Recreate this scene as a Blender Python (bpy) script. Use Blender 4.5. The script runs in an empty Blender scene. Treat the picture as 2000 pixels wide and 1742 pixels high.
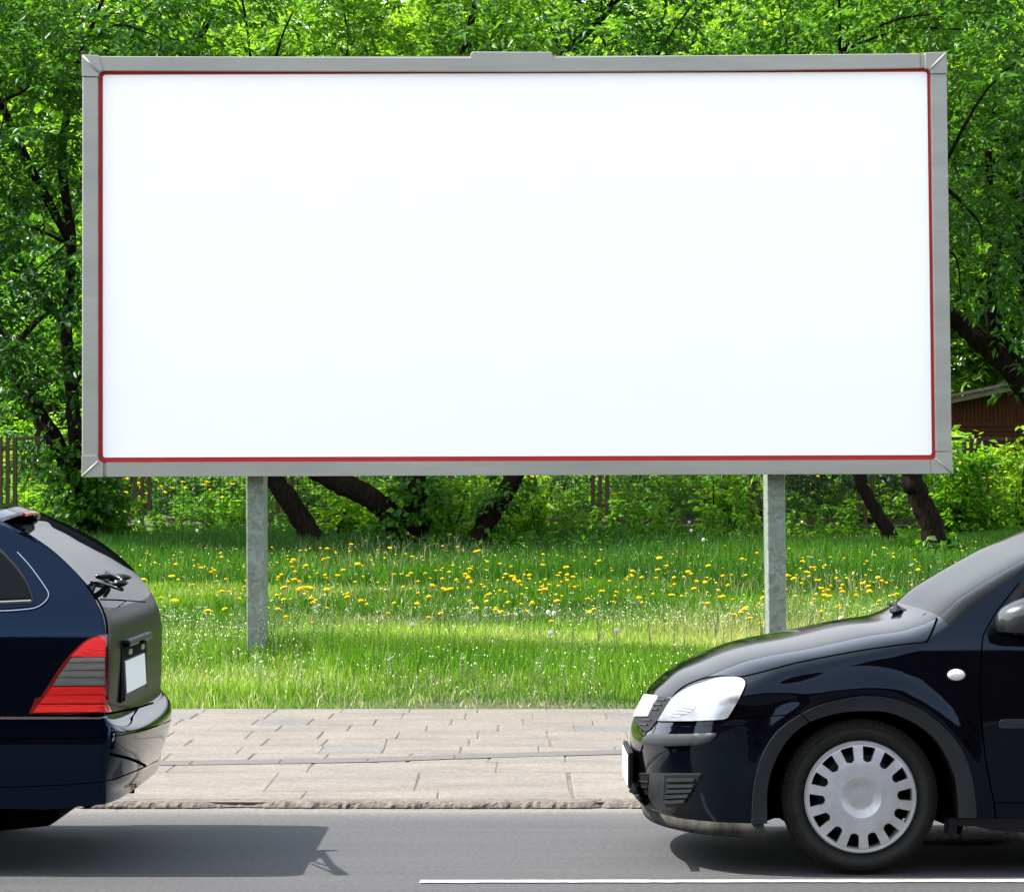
import bpy, bmesh, math, random
import numpy as np
from mathutils import Vector, Matrix
from mathutils.bvhtree import BVHTree
from mathutils.geometry import delaunay_2d_cdt

# ------------------------------------------------------------------ camera, sky, sun, exposure
SC = bpy.context.scene
COL = SC.collection
F = 5775.0          # focal length in photograph pixels (2000 px wide)
CX, HY = 1000.0, 970.0   # vanishing point column and horizon row
EYE = 1.4
cam_d = bpy.data.cameras.new("camera")
cam_d.sensor_width = 36.0
cam_d.lens = 36.0 * F / 2000.0
cam_d.shift_y = (HY - 871.0) / 2000.0
cam_d.clip_end = 2000.0
cam = bpy.data.objects.new("camera", cam_d)
COL.objects.link(cam)
cam.location = (0, 0, EYE)
cam.rotation_euler = (math.radians(90), 0, 0)
SC.camera = cam

SUN = Vector((-0.76, 0.03, 1.0)).normalized()      # direction towards the sun
SUN_EL = math.asin(SUN.z)
SUN_AZ = math.atan2(SUN.x, SUN.y)
world = bpy.data.worlds.new("World")
SC.world = world
world.use_nodes = True
wn = world.node_tree
sky = wn.nodes.new("ShaderNodeTexSky")
sky.sky_type = 'NISHITA'
sky.sun_disc = False
sky.sun_elevation = SUN_EL
sky.sun_rotation = SUN_AZ
sky.air_density = 1.0
sky.dust_density = 1.5
sky.ozone_density = 1.0
bg = wn.nodes["Background"]
bg.inputs["Strength"].default_value = 0.126
hsv = wn.nodes.new("ShaderNodeHueSaturation")
hsv.inputs["Saturation"].default_value = 0.45
wn.links.new(sky.outputs[0], hsv.inputs["Color"])
wn.links.new(hsv.outputs[0], bg.inputs[0])

sun_d = bpy.data.lights.new("sun", 'SUN')
sun_d.energy = 3.6
sun_d.angle = math.radians(0.5)
sun_d.color = (1.0, 0.95, 0.87)
sun = bpy.data.objects.new("sun", sun_d)
COL.objects.link(sun)
sun.rotation_euler = (-SUN).to_track_quat('-Z', 'Y').to_euler()
sun.location = (-20, 5, 30)

SC.view_settings.view_transform = 'Standard'
SC.view_settings.look = 'None'
SC.view_settings.exposure = 2.05
SC.view_settings.gamma = 1.0
SC.cycles.max_bounces = 8
SC.cycles.transparent_max_bounces = 8
SC.cycles.caustics_reflective = False
SC.cycles.caustics_refractive = False

# ------------------------------------------------------------------ helpers
WLOC = {}
def W3(px, py, Y):
    return Vector(((px - CX) * Y / F, Y, EYE + (HY - py) * Y / F))

def tag(o, label=None, cat=None, group=None, kind=None):
    if label: o["label"] = label
    if cat: o["category"] = cat
    if group: o["group"] = group
    if kind: o["kind"] = kind
    return o

def empty(name, loc, label=None, cat=None, group=None):
    o = bpy.data.objects.new(name, None)
    COL.objects.link(o)
    o.location = loc
    o.empty_display_size = 0.3
    WLOC[o.name] = Vector(loc)
    return tag(o, label, cat, group)

def link(name, me, parent=None):
    o = bpy.data.objects.new(name, me)
    COL.objects.link(o)
    WLOC[o.name] = Vector((0, 0, 0))
    if parent is not None:
        o.parent = parent
        o.matrix_parent_inverse = Matrix.Translation(-WLOC[parent.name])
    return o

def mesh(name, verts, faces, mat, parent=None, smooth=False, matidx=None):
    me = bpy.data.meshes.new(name)
    me.from_pydata([tuple(v) for v in verts], [], [tuple(f) for f in faces])
    for m in (mat if isinstance(mat, (list, tuple)) else [mat]):
        me.materials.append(m)
    if matidx is not None:
        me.polygons.foreach_set("material_index", matidx)
    if smooth:
        me.polygons.foreach_set("use_smooth", [True] * len(me.polygons))
    me.update()
    return link(name, me, parent)

def bevel(o, w, seg=2):
    m = o.modifiers.new("bevel", 'BEVEL')
    m.width = w; m.segments = seg; m.limit_method = 'ANGLE'
    return o

def copy_tree(o, parent=None):
    c = o.copy()
    COL.objects.link(c)
    if parent is not None:
        c.parent = parent
    for ch in list(o.children):
        copy_tree(ch, c)
    return c

def box_vf(x0, x1, y0, y1, z0, z1):
    v = [(x0,y0,z0),(x1,y0,z0),(x1,y1,z0),(x0,y1,z0),(x0,y0,z1),(x1,y0,z1),(x1,y1,z1),(x0,y1,z1)]
    f = [(0,3,2,1),(4,5,6,7),(0,1,5,4),(1,2,6,5),(2,3,7,6),(3,0,4,7)]
    return v, f

class MB:
    def __init__(s): s.v = []; s.f = []
    def add(s, v, f):
        b = len(s.v); s.v += [tuple(p) for p in v]; s.f += [tuple(i + b for i in q) for q in f]; return s
    def box(s, *a): return s.add(*box_vf(*a))
    def tube(s, path, radii, seg=8, cap=True, jit=0.0, rng=None):
        path = [Vector(p) for p in path]
        n = len(path); b = len(s.v)
        for i, p in enumerate(path):
            t = (path[min(i+1, n-1)] - path[max(i-1, 0)]).normalized()
            a = t.cross(Vector((0.13, 1, 0.21)));
            if a.length < 1e-3: a = t.cross(Vector((1, 0, 0)))
            a.normalize(); c = t.cross(a)
            r = radii[i] if isinstance(radii, (list, tuple)) else radii
            for k in range(seg):
                an = 2 * math.pi * k / seg
                rr = r * (1 + (rng.uniform(-jit, jit) if rng else 0))
                s.v.append(tuple(p + (a * math.cos(an) + c * math.sin(an)) * rr))
        for i in range(n - 1):
            for k in range(seg):
                s.f.append((b+i*seg+k, b+i*seg+(k+1)%seg, b+(i+1)*seg+(k+1)%seg, b+(i+1)*seg+k))
        if cap:
            s.f.append(tuple(b + k for k in range(seg))[::-1])
            s.f.append(tuple(b + (n-1)*seg + k for k in range(seg)))
        return s
    def build(s, name, mat, parent=None, smooth=False):
        return mesh(name, s.v, s.f, mat, parent, smooth)

def prism(name, pts, Yf, Yb, mat, parent, bev=0.0):
    """a flat outline in photograph pixels at depth Yf, extruded straight back to Yb"""
    a = [W3(x, y, Yf) for x, y in pts]
    n = len(a)
    v = [tuple(p) for p in a] + [(p.x, Yb, p.z) for p in a]
    f = [tuple(range(n))[::-1], tuple(range(n, 2*n))] + [(i, (i+1) % n, n + (i+1) % n, n + i) for i in range(n)]
    o = mesh(name, v, f, mat, parent)
    fix_normals(o)
    if bev: bevel(o, bev)
    return o

def fix_normals(o):
    bm = bmesh.new(); bm.from_mesh(o.data)
    bmesh.ops.recalc_face_normals(bm, faces=bm.faces)
    bm.to_mesh(o.data); bm.free()

def catmull(pts, sub):
    pts = [np.array(p, float) for p in pts]
    out = []
    n = len(pts)
    for i in range(n - 1):
        p0 = pts[i-1] if i > 0 else 2*pts[0]-pts[1]
        p1, p2 = pts[i], pts[i+1]
        p3 = pts[i+2] if i + 2 < n else 2*pts[-1]-pts[-2]
        for k in range(sub):
            t = k / sub
            out.append(0.5*((2*p1)+(-p0+p2)*t+(2*p0-5*p1+4*p2-p3)*t*t+(-p0+3*p1-3*p2+p3)*t**3))
    out.append(pts[-1])
    return out

# ------------------------------------------------------------------ materials
def new_mat(name):
    m = bpy.data.materials.new(name); m.use_nodes = True
    nt = m.node_tree
    return m, nt, nt.nodes["Principled BSDF"]

def N(nt, t, **kw):
    n = nt.nodes.new(t)
    for k, v in kw.items():
        if k in n.inputs: n.inputs[k].default_value = v
        else: setattr(n, k, v)
    return n

def mat(name, col, rough=0.5, metal=0.0, coat=0.0, spec=0.5, var=0.0, vscale=8.0, bump=0.0, bscale=40.0, stretch=(1,1,1), col2=None, emis=None, es=0.0):
    m, nt, p = new_mat(name)
    p.inputs["Base Color"].default_value = (*col, 1)
    p.inputs["Roughness"].default_value = rough
    p.inputs["Metallic"].default_value = metal
    p.inputs["Coat Weight"].default_value = coat
    p.inputs["Coat Roughness"].default_value = 0.02
    p.inputs["Specular IOR Level"].default_value = spec
    tc = N(nt, "ShaderNodeTexCoord"); mp = N(nt, "ShaderNodeMapping")
    mp.inputs["Scale"].default_value = stretch
    nt.links.new(tc.outputs["Object"], mp.inputs[0])
    if var or col2:
        nz = N(nt, "ShaderNodeTexNoise", Scale=vscale, Detail=6.0, Roughness=0.65)
        nt.links.new(mp.outputs[0], nz.inputs["Vector"])
        mx = N(nt, "ShaderNodeMix", data_type='RGBA')
        c2 = col2 if col2 else tuple(c * (1 - var) for c in col)
        c1 = col if col2 else tuple(c * (1 + var) for c in col)
        mx.inputs[6].default_value = (*c1, 1); mx.inputs[7].default_value = (*c2, 1)
        rp = N(nt, "ShaderNodeMapRange"); rp.inputs[1].default_value = 0.35; rp.inputs[2].default_value = 0.65
        nt.links.new(nz.outputs[0], rp.inputs[0]); nt.links.new(rp.outputs[0], mx.inputs[0])
        nt.links.new(mx.outputs[2], p.inputs["Base Color"])
    if bump:
        nb = N(nt, "ShaderNodeTexNoise", Scale=bscale, Detail=5.0)
        nt.links.new(mp.outputs[0], nb.inputs["Vector"])
        b = N(nt, "ShaderNodeBump", Strength=bump, Distance=0.01)
        nt.links.new(nb.outputs[0], b.inputs["Height"]); nt.links.new(b.outputs[0], p.inputs["Normal"])
    if emis:
        p.inputs["Emission Color"].default_value = (*emis, 1); p.inputs["Emission Strength"].default_value = es
    return m

def leaf_mat(name, stops, trans=0.45, rough=0.45, tcol=1.6):
    m, nt, p = new_mat(name)
    at = N(nt, "ShaderNodeAttribute", attribute_name="tint")
    cr = N(nt, "ShaderNodeValToRGB")
    el = cr.color_ramp.elements
    el[0].position, el[0].color = stops[0][0], (*stops[0][1], 1)
    el[1].position, el[1].color = stops[-1][0], (*stops[-1][1], 1)
    for pos, c in stops[1:-1]:
        e = el.new(pos); e.color = (*c, 1)
    nt.links.new(at.outputs["Fac"], cr.inputs[0])
    nt.links.new(cr.outputs[0], p.inputs["Base Color"])
    p.inputs["Roughness"].default_value = rough; p.inputs["Specular IOR Level"].default_value = 0.3
    tr = N(nt, "ShaderNodeBsdfTranslucent")
    mul = N(nt, "ShaderNodeMix", data_type='RGBA', blend_type='MULTIPLY')
    mul.inputs[0].default_value = 1.0
    mul.inputs[7].default_value = (1.2*tcol, 1.12*tcol, 0.45*tcol, 1)
    nt.links.new(cr.outputs[0], mul.inputs[6]); nt.links.new(mul.outputs[2], tr.inputs[0])
    mx = N(nt, "ShaderNodeMixShader"); mx.inputs[0].default_value = trans
    nt.links.new(p.outputs[0], mx.inputs[1]); nt.links.new(tr.outputs[0], mx.inputs[2])
    nt.links.new(mx.outputs[0], nt.nodes["Material Output"].inputs[0])
    return m

def glass_mat(name, col, rough=0.02):
    m = mat(name, col, rough=rough, coat=0.0, spec=0.5); m.node_tree.nodes["Principled BSDF"].inputs["IOR"].default_value = 1.13
    return m

M = {}
def paint(m, tint):
    p = m.node_tree.nodes["Principled BSDF"]
    p.inputs["Coat Tint"].default_value = (1, 1, 1, 1)
    p.inputs["Specular Tint"].default_value = (*tint, 1)
    p.inputs["Specular IOR Level"].default_value = 0.35
    p.inputs["Roughness"].default_value = 0.06
    p.inputs["Coat Weight"].default_value = 0.12
    p.inputs["IOR"].default_value = 1.33
    p.inputs["Coat Roughness"].default_value = 0.01
    return m
M['paint_black'] = mat("black_paint", (0.0010, 0.0013, 0.0026), rough=0.3, coat=0.55, spec=0.02, var=0.2, vscale=60)
M['paint_blue'] = mat("midnight_blue_paint", (0.0005, 0.0013, 0.0038), rough=0.3, coat=0.55, spec=0.05, var=0.2, vscale=60)
paint(M['paint_black'], (0.50, 0.72, 1.0)); paint(M['paint_blue'], (0.26, 0.52, 1.0))
M['paint_black'].node_tree.nodes['Principled BSDF'].inputs['IOR'].default_value = 1.42
M['paint_blue'].node_tree.nodes['Principled BSDF'].inputs['IOR'].default_value = 1.52
M['plastic'] = mat("dark_plastic", (0.015, 0.017, 0.019), spec=0.3, rough=0.5, bump=0.12, bscale=400, var=0.15, vscale=12)
M['plastic_dark'] = mat("black_plastic", (0.004, 0.004, 0.005), spec=0.2, rough=0.6, bump=0.1, bscale=300)
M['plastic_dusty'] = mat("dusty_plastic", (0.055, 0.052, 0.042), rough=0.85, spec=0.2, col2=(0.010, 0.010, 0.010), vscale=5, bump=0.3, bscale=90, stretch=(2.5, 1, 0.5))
M['seam'] = mat("seam_black", (0.001, 0.001, 0.001), rough=1.0, spec=0.0)
M['void'] = mat("shadow_black", (0.0015, 0.0015, 0.0015), rough=0.95, spec=0.1)
M['glass_dark'] = glass_mat("tinted_glass", (0.006, 0.007, 0.008))
M['highlight_metal'] = mat("highlight_metal", (0.8, 0.8, 0.82), rough=0.12, metal=1.0)
M['plate_white'] = mat("plate_white", (0.9, 0.9, 0.88), rough=0.4, var=0.01)
M['red_lens'] = mat("red_lens", (0.62, 0.008, 0.006), rough=0.12, coat=1.0, bump=0.15, bscale=60, stretch=(.3,.3,6))
M['grey_lens'] = mat("smoked_lens", (0.11, 0.11, 0.10), rough=0.1, coat=1.0, var=0.25, vscale=9, bump=0.15, bscale=60, stretch=(.3,.3,6))
M['hub_silver'] = mat("silver_wheel_paint", (0.50, 0.51, 0.52), rough=0.38, metal=0.35, coat=0.2, col2=(0.38, 0.378, 0.37), vscale=9)
M['rubber'] = mat("tyre_rubber", (0.010, 0.0098, 0.009), spec=0.25, rough=0.75, col2=(0.019, 0.018, 0.014), vscale=9, bump=0.35, bscale=70)
M['tread'] = mat("tyre_tread_rubber", (0.014, 0.0135, 0.012), spec=0.2, rough=0.9, bump=0.3, bscale=90)
M['steel_black'] = mat("black_steel", (0.012, 0.012, 0.012), rough=0.6)
M['reflector'] = mat("lamp_reflector", (0.9, 0.9, 0.91), rough=0.35, metal=0.35, bump=0.3, bscale=16)
M['clear'] = None
m, nt, p = new_mat("clear_lens")
p.inputs["Base Color"].default_value = (1, 1, 1, 1); p.inputs["Roughness"].default_value = 0.03
p.inputs["Transmission Weight"].default_value = 1.0; p.inputs["IOR"].default_value = 1.2
M['clear'] = m
M['frame_grey'] = mat("aluminium_frame", (0.29, 0.295, 0.262), rough=0.5, metal=0.15, var=0.10, vscale=2.5, bump=0.06, bscale=120, stretch=(.3, 1, 2))
M['panel_white'] = mat("white_paper", (0.96, 0.955, 0.94), rough=0.6, var=0.003, vscale=2)
M['red_trim'] = mat("red_trim", (0.42, 0.008, 0.005), rough=0.6, var=0.08, vscale=5)
def galv():
    m, nt, p = new_mat("galvanised_steel")
    tc = N(nt, "ShaderNodeTexCoord")
    v = N(nt, "ShaderNodeTexVoronoi", Scale=45.0); v.distance = 'MANHATTAN'
    nz = N(nt, "ShaderNodeTexNoise", Scale=9.0, Detail=8.0, Roughness=0.7)
    nt.links.new(tc.outputs["Object"], v.inputs["Vector"]); nt.links.new(tc.outputs["Object"], nz.inputs["Vector"])
    cr = N(nt, "ShaderNodeValToRGB")
    cr.color_ramp.elements[0].position = .3; cr.color_ramp.elements[0].color = (0.125, 0.15, 0.12, 1)
    cr.color_ramp.elements[1].position = .72; cr.color_ramp.elements[1].color = (0.24, 0.275, 0.235, 1)
    mx = N(nt, "ShaderNodeMix", data_type='FLOAT'); mx.inputs[0].default_value = 0.45
    nt.links.new(nz.outputs[0], mx.inputs[2]); nt.links.new(v.outputs["Color"], mx.inputs[3])
    nt.links.new(mx.outputs[0], cr.inputs[0]); nt.links.new(cr.outputs[0], p.inputs["Base Color"])
    p.inputs["Roughness"].default_value = 0.5; p.inputs["Metallic"].default_value = 0.2
    return m
M['galv'] = galv()
M['bark'] = mat("bark", (0.017, 0.0125, 0.008), spec=0.05, rough=1.0, col2=(0.0045, 0.0035, 0.0025), vscale=14, bump=1.0, bscale=22, stretch=(2, 2, .5))
M['wood_dark'] = mat("dark_stained_wood", (0.055, 0.018, 0.006), spec=0.1, rough=0.9, col2=(0.016, 0.006, 0.003), vscale=10, bump=0.4, bscale=20, stretch=(6, 6, .6))
M['wood_grey'] = mat("weathered_wood", (0.085, 0.072, 0.048), rough=0.9, var=0.3, vscale=8, bump=0.3)
M['rusty_green'] = mat("rusty_green_steel", (0.05, 0.045, 0.018), rough=0.8, col2=(0.06, 0.028, 0.012), vscale=20)
M['wire'] = mat("wire", (0.035, 0.04, 0.02), rough=0.7)
M['concrete_dark'] = mat("mossy_concrete", (0.05, 0.042, 0.028), rough=0.95, col2=(0.025, 0.03, 0.014), vscale=6, bump=0.5)
# ------------------------------------------------------------------ ground, pavement, road
GP = [(-60, 0), (13.29, 0.0), (13.3, 0.01), (19.06, 0.012), (19.5, 0.06), (20.9, 0.262), (25, 0.47), (31, 0.765), (33, 0.855), (36, 0.92), (36.35, 1.05), (45, 1.36), (55, 1.70), (80, 3.0), (150, 5.5), (400, 9)]
GY = np.array([a for a, b in GP]); GZ = np.array([b for a, b in GP])
def gz(y): return float(np.interp(y, GY, GZ))

def asphalt():
    m, nt, p = new_mat("asphalt")
    tc = N(nt, "ShaderNodeTexCoord")
    fine = N(nt, "ShaderNodeTexNoise", Scale=45.0, Detail=5.0, Roughness=0.85)
    mp = N(nt, "ShaderNodeMapping"); mp.inputs["Scale"].default_value = (0.25, 3.0, 1)
    streak = N(nt, "ShaderNodeTexNoise", Scale=1.6, Detail=6.0, Roughness=0.65)
    nt.links.new(tc.outputs["Object"], fine.inputs["Vector"])
    nt.links.new(tc.outputs["Object"], mp.inputs[0]); nt.links.new(mp.outputs[0], streak.inputs["Vector"])
    a = N(nt, "ShaderNodeValToRGB")
    a.color_ramp.elements[0].position = .3; a.color_ramp.elements[0].color = (0.0215, 0.0222, 0.0245, 1)
    a.color_ramp.elements[1].position = .7; a.color_ramp.elements[1].color = (0.036, 0.0368, 0.039, 1)
    nt.links.new(streak.outputs[0], a.inputs[0])
    b = N(nt, "ShaderNodeMapRange"); b.inputs[1].default_value = .36; b.inputs[2].default_value = .64; b.inputs[3].default_value = .42; b.inputs[4].default_value = 1.62
    nt.links.new(fine.outputs[0], b.inputs[0])
    # pale dust gathered along the kerb
    sep = N(nt, "ShaderNodeSeparateXYZ"); nt.links.new(tc.outputs["Object"], sep.inputs[0])
    d = N(nt, "ShaderNodeMapRange"); d.inputs[1].default_value = 12.75; d.inputs[2].default_value = 13.28; d.interpolation_type = 'SMOOTHSTEP'
    nt.links.new(sep.outputs[1], d.inputs[0])
    dm = N(nt, "ShaderNodeMath", operation='MULTIPLY'); nt.links.new(d.outputs[0], dm.inputs[0]); nt.links.new(streak.outputs[0], dm.inputs[1])
    mx = N(nt, "ShaderNodeMix", data_type='RGBA'); mx.inputs[7].default_value = (0.15, 0.135, 0.115, 1)
    nt.links.new(dm.outputs[0], mx.inputs[0]); nt.links.new(a.outputs[0], mx.inputs[6])
    ml = N(nt, "ShaderNodeMix", data_type='RGBA', blend_type='MULTIPLY'); ml.inputs[0].default_value = 1
    nt.links.new(mx.outputs[2], ml.inputs[6]); nt.links.new(b.outputs[0], ml.inputs[7])
    nt.links.new(ml.outputs[2], p.inputs["Base Color"])
    p.inputs["Roughness"].default_value = 0.85
    bp = N(nt, "ShaderNodeBump", Strength=0.35, Distance=0.004)
    nt.links.new(fine.outputs[0], bp.inputs["Height"]); nt.links.new(bp.outputs[0], p.inputs["Normal"])
    return m
road = mesh("road", [(-60,-3,0),(60,-3,0),(60,13.34,0),(-60,13.34,0)], [(0,1,2,3)], asphalt())
tag(road, kind='structure')

# near-side pavement behind the camera
M['pave_plain'] = mat("pavement_plain", (0.17, 0.15, 0.125), rough=0.9, var=0.15, vscale=3, bump=0.2)
v, f = box_vf(-60, 60, -8.0, -3.0, -0.2, 0.10)
tag(mesh("near_pavement", v, f, M['pave_plain']), kind='structure')

# line
rl = random.Random(3)
lv = []; lf = []
xs = np.linspace((820-CX)*10.75/F, 12.0, 260)
for i, x in enumerate(xs):
    y0 = 10.705 + 0.012*(x+.3)*0.9; w = 0.082
    j = rl.uniform(-.007, .007)
    lv += [(x, y0 + j, 0.004), (x, y0 + w + rl.uniform(-.004, .004), 0.004)]
    if i: lf.append((2*i-2, 2*i, 2*i+1, 2*i-1))
M['line'] = mat("road_paint", (0.26, 0.26, 0.245), rough=0.8, col2=(0.17, 0.17, 0.16), vscale=26, bump=0.2)
tag(mesh("lane_marking", lv, lf, M['line']), kind='structure')

def slab_mat():
    m, nt, p = new_mat("paving_slabs")
    at = N(nt, "ShaderNodeAttribute", attribute_name="tint")
    tc = N(nt, "ShaderNodeTexCoord")
    cr = N(nt, "ShaderNodeValToRGB"); e = cr.color_ramp.elements
    e[0].position = 0; e[0].color = (0.122, 0.109, 0.092, 1)
    e[1].position = 1; e[1].color = (0.095, 0.094, 0.090, 1)
    k = e.new(.72); k.color = (0.114, 0.103, 0.088, 1)
    nt.links.new(at.outputs["Fac"], cr.inputs[0])
    fine = N(nt, "ShaderNodeTexNoise", Scale=55.0, Detail=5.0, Roughness=0.8)
    big = N(nt, "ShaderNodeTexNoise", Scale=2.2, Detail=7.0, Roughness=0.62)
    mpb = N(nt, "ShaderNodeMapping"); mpb.inputs["Scale"].default_value = (0.6, 1.4, 1)
    nt.links.new(tc.outputs["Object"], fine.inputs["Vector"]); nt.links.new(tc.outputs["Object"], mpb.inputs[0]); nt.links.new(mpb.outputs[0], big.inputs["Vector"])
    r1 = N(nt, "ShaderNodeMapRange"); r1.inputs[1].default_value = .36; r1.inputs[2].default_value = .64; r1.inputs[3].default_value = .55; r1.inputs[4].default_value = 1.38
    nt.links.new(fine.outputs[0], r1.inputs[0])
    r2 = N(nt, "ShaderNodeMapRange"); r2.inputs[1].default_value = .3; r2.inputs[2].default_value = .62; r2.inputs[3].default_value = .72; r2.inputs[4].default_value = 1.04
    nt.links.new(big.outputs[0], r2.inputs[0])
    mu = N(nt, "ShaderNodeMath", operation='MULTIPLY'); nt.links.new(r1.outputs[0], mu.inputs[0]); nt.links.new(r2.outputs[0], mu.inputs[1])
    ml = N(nt, "ShaderNodeMix", data_type='RGBA', blend_type='MULTIPLY'); ml.inputs[0].default_value = 1
    nt.links.new(cr.outputs[0], ml.inputs[6]); nt.links.new(mu.outputs[0], ml.inputs[7])
    nt.links.new(ml.outputs[2], p.inputs["Base Color"])
    p.inputs["Roughness"].default_value = 0.9
    bp = N(nt, "ShaderNodeBump", Strength=0.4, Distance=0.004)
    nt.links.new(fine.outputs[0], bp.inputs["Height"]); nt.links.new(bp.outputs[0], p.inputs["Normal"])
    return m
M['slab'] = slab_mat()

def tint_attr(me, vals):
    a = me.attributes.new("tint", 'FLOAT', 'FACE')
    a.data.foreach_set("value", np.asarray(vals, dtype=np.float32))

# bed of sand under the slabs
M['sand'] = mat("sandy_joints", (0.118, 0.10, 0.08), rough=0.95, col2=(0.045, 0.038, 0.03), vscale=3.0, bump=0.3, bscale=60)
v, f = box_vf(-30, 30, 13.33, 19.35, -0.1, 0.0245)
tag(mesh("pavement_bed", v, f, M['sand']), kind='structure')
rs = random.Random(11)
sv, sf, st = [], [], []
def slab(x0, x1, y0, y1, tint, gap=0.004):
    j = lambda: rs.uniform(-.007, .007)
    h = 0.029 + rs.uniform(-.0012, .0012); tl = rs.uniform(-.001, .001)
    g = gap + rs.uniform(-.004, .004); b = 0.005
    q = [(x0+g+j(), y0+g+j()), (x1-g+j(), y0+g+j()), (x1-g+j(), y1-g+j()), (x0+g+j(), y1-g+j())]
    cx, cy = (x0+x1)/2, (y0+y1)/2
    n = len(sv)
    for (x, y) in q: sv.append((x, y, 0.012))
    for (x, y) in q: sv.append((x, y, h - 0.003 + tl*(x-cx)))
    for (x, y) in q:
        sv.append((x + b*(1 if x < cx else -1), y + b*(1 if y < cy else -1), h + tl*(x-cx)))
    sf.append((n+8, n+9, n+10, n+11)); st.append(tint)
    for a in (0, 4):
        for i in range(4):
            sf.append((n+a+i, n+a+(i+1)%4, n+a+4+(i+1)%4, n+a+4+i)); st.append(tint)
rows = [13.42, 13.78, 14.72, 15.28]
for ri in range(len(rows)-1):
    x = -12 + rs.uniform(0, .6)
    while x < 12:
        w = rs.choice([.62, .7, .74, .95])
        slab(x, x+w, rows[ri], rows[ri+1], rs.uniform(0, .7)); x += w
# dark stone strip crossing the slabs askew
strip = []
def syc(x): return float(np.interp(x, [-12, -6, -1.83, -.8, -.27, .6, 3, 12], [14.9, 15.02, 15.2, 15.38, 15.6, 15.88, 16.1, 16.3]))
x = -12.0
while x < 12:
    w = .45
    n = len(sv)
    for (xa_, sg) in ((x+.003, -1), (x+w-.003, -1), (x+w-.003, 1), (x+.003, 1)):
        sv.append((xa_, syc(xa_)+sg*.13+rs.uniform(-.008, .008), 0.0320))
    for i in range(4): sv.append((sv[n+i][0], sv[n+i][1], 0.01))
    strip.append(n); x += w
for n in strip:
    for fc in ((n, n+1, n+2, n+3), (n, n+4, n+5, n+1), (n+3, n+2, n+6, n+7)):
        sf.append(fc); st.append(9.0)
rows = [15.28, 15.8, 16.25, 16.75, 17.3, 17.75, 18.25, 18.75, 19.12]
# infill between the strip and the upper rows
for ri in range(len(rows)-1):
    x = -12 + rs.uniform(0, .4)
    while x < 12:
        w = rs.choice([.34, .40, .42, .44, .46])
        t = rs.uniform(0, .7) if rs.random() > .05 else .95
        slab(x, x+w, rows[ri], rows[ri+1], t); x += w
me = bpy.data.meshes.new("pavement"); me.from_pydata(sv, [], sf)
M['bluestone'] = mat("blue_grey_stone", (0.078, 0.074, 0.069), rough=0.9, col2=(0.050, 0.048, 0.047), vscale=26, bump=0.4)
me.materials.append(M['slab']); me.materials.append(M['bluestone'])
me.polygons.foreach_set("material_index", [1 if t > 5 else 0 for t in st])
tint_attr(me, [min(t, 1.0) for t in st])
tag(link("pavement", me), kind='structure')

# broken kerb edge
kv, kf = [], []
nk = 1400
rk = random.Random(5)
xk = np.linspace(-12, 12, nk)
off = np.zeros(nk)
for sc_, am in ((3.1, .008), (11, .006), (37, .006), (90, .006)):
    ph = rk.uniform(0, 9); off += am*np.sin(xk*sc_ + ph + 1.7*np.sin(xk*sc_*.37))
chips = [(-3.15, .16, .035), (-2.0, .06, .05), (-1.25, .14, .05), (-2.38, .25, .02), (.4, .02, .05), (3.6, .2, .03), (-6.2, .2, .04)]
for i, x in enumerate(xk):
    c = sum(d*math.exp(-((x-a)/w)**2) for a, w, d in chips)
    o_ = off[i] + c
    n1, n2, n3 = rk.uniform(-.006, .006), rk.uniform(-.008, .008), rk.uniform(-.004, .004)
    top = 0.030 - c*0.25
    prof = [(13.285 + o_*.5 + n1, -0.01), (13.275 + o_*.6 + n2, 0.006), (13.283 + o_ + n2, 0.014 + n3), (13.30 + o_ + n1, top - .006 + n3), (13.325 + o_, top), (13.43, 0.0305)]
    kv += [(x, y, z) for y, z in prof]
    if i:
        for k in range(5):
            a = (i-1)*6 + k
            kf.append((a, a+6, a+7, a+1))
M['kerb'] = mat("broken_kerb_stone", (0.115, 0.10, 0.082), rough=0.95, col2=(0.045, 0.04, 0.032), vscale=26, bump=0.9, bscale=60)
tag(mesh("kerb", kv, kf, M['kerb'], smooth=False), kind='structure')

# earth under the grass and the park beyond, one sheet to the horizon
ys = list(np.arange(19.08, 36.0, .35)) + [36, 36.35] + list(np.arange(37, 60, 1.0)) + [62, 66, 72, 80, 100, 150, 400]
xs = list(np.linspace(-300, -12, 8)) + list(np.arange(-11.5, 11.6, .5)) + list(np.linspace(12, 300, 8))
gv, gf = [], []
rg = random.Random(8)
def bumpz(x, y): return 0.02*math.sin(x*1.3+.7*y) + 0.018*math.sin(y*1.9-x*.6)
for yi, y in enumerate(ys):
    for x in xs:
        gv.append((x, y, gz(y) + (bumpz(x, y) if 19.9 < y < 35 else 0)))
nx = len(xs)
for a in range(len(ys)-1):
    for b in range(nx-1):
        gf.append((a*nx+b, a*nx+b+1, (a+1)*nx+b+1, (a+1)*nx+b))
M['earth'] = mat("earth", (0.035, 0.045, 0.014), rough=1.0, col2=(0.05, 0.040, 0.022), vscale=2.0, bump=0.6, bscale=30)
tag(mesh("ground", gv, gf, M['earth'], smooth=True), kind='structure')

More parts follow.
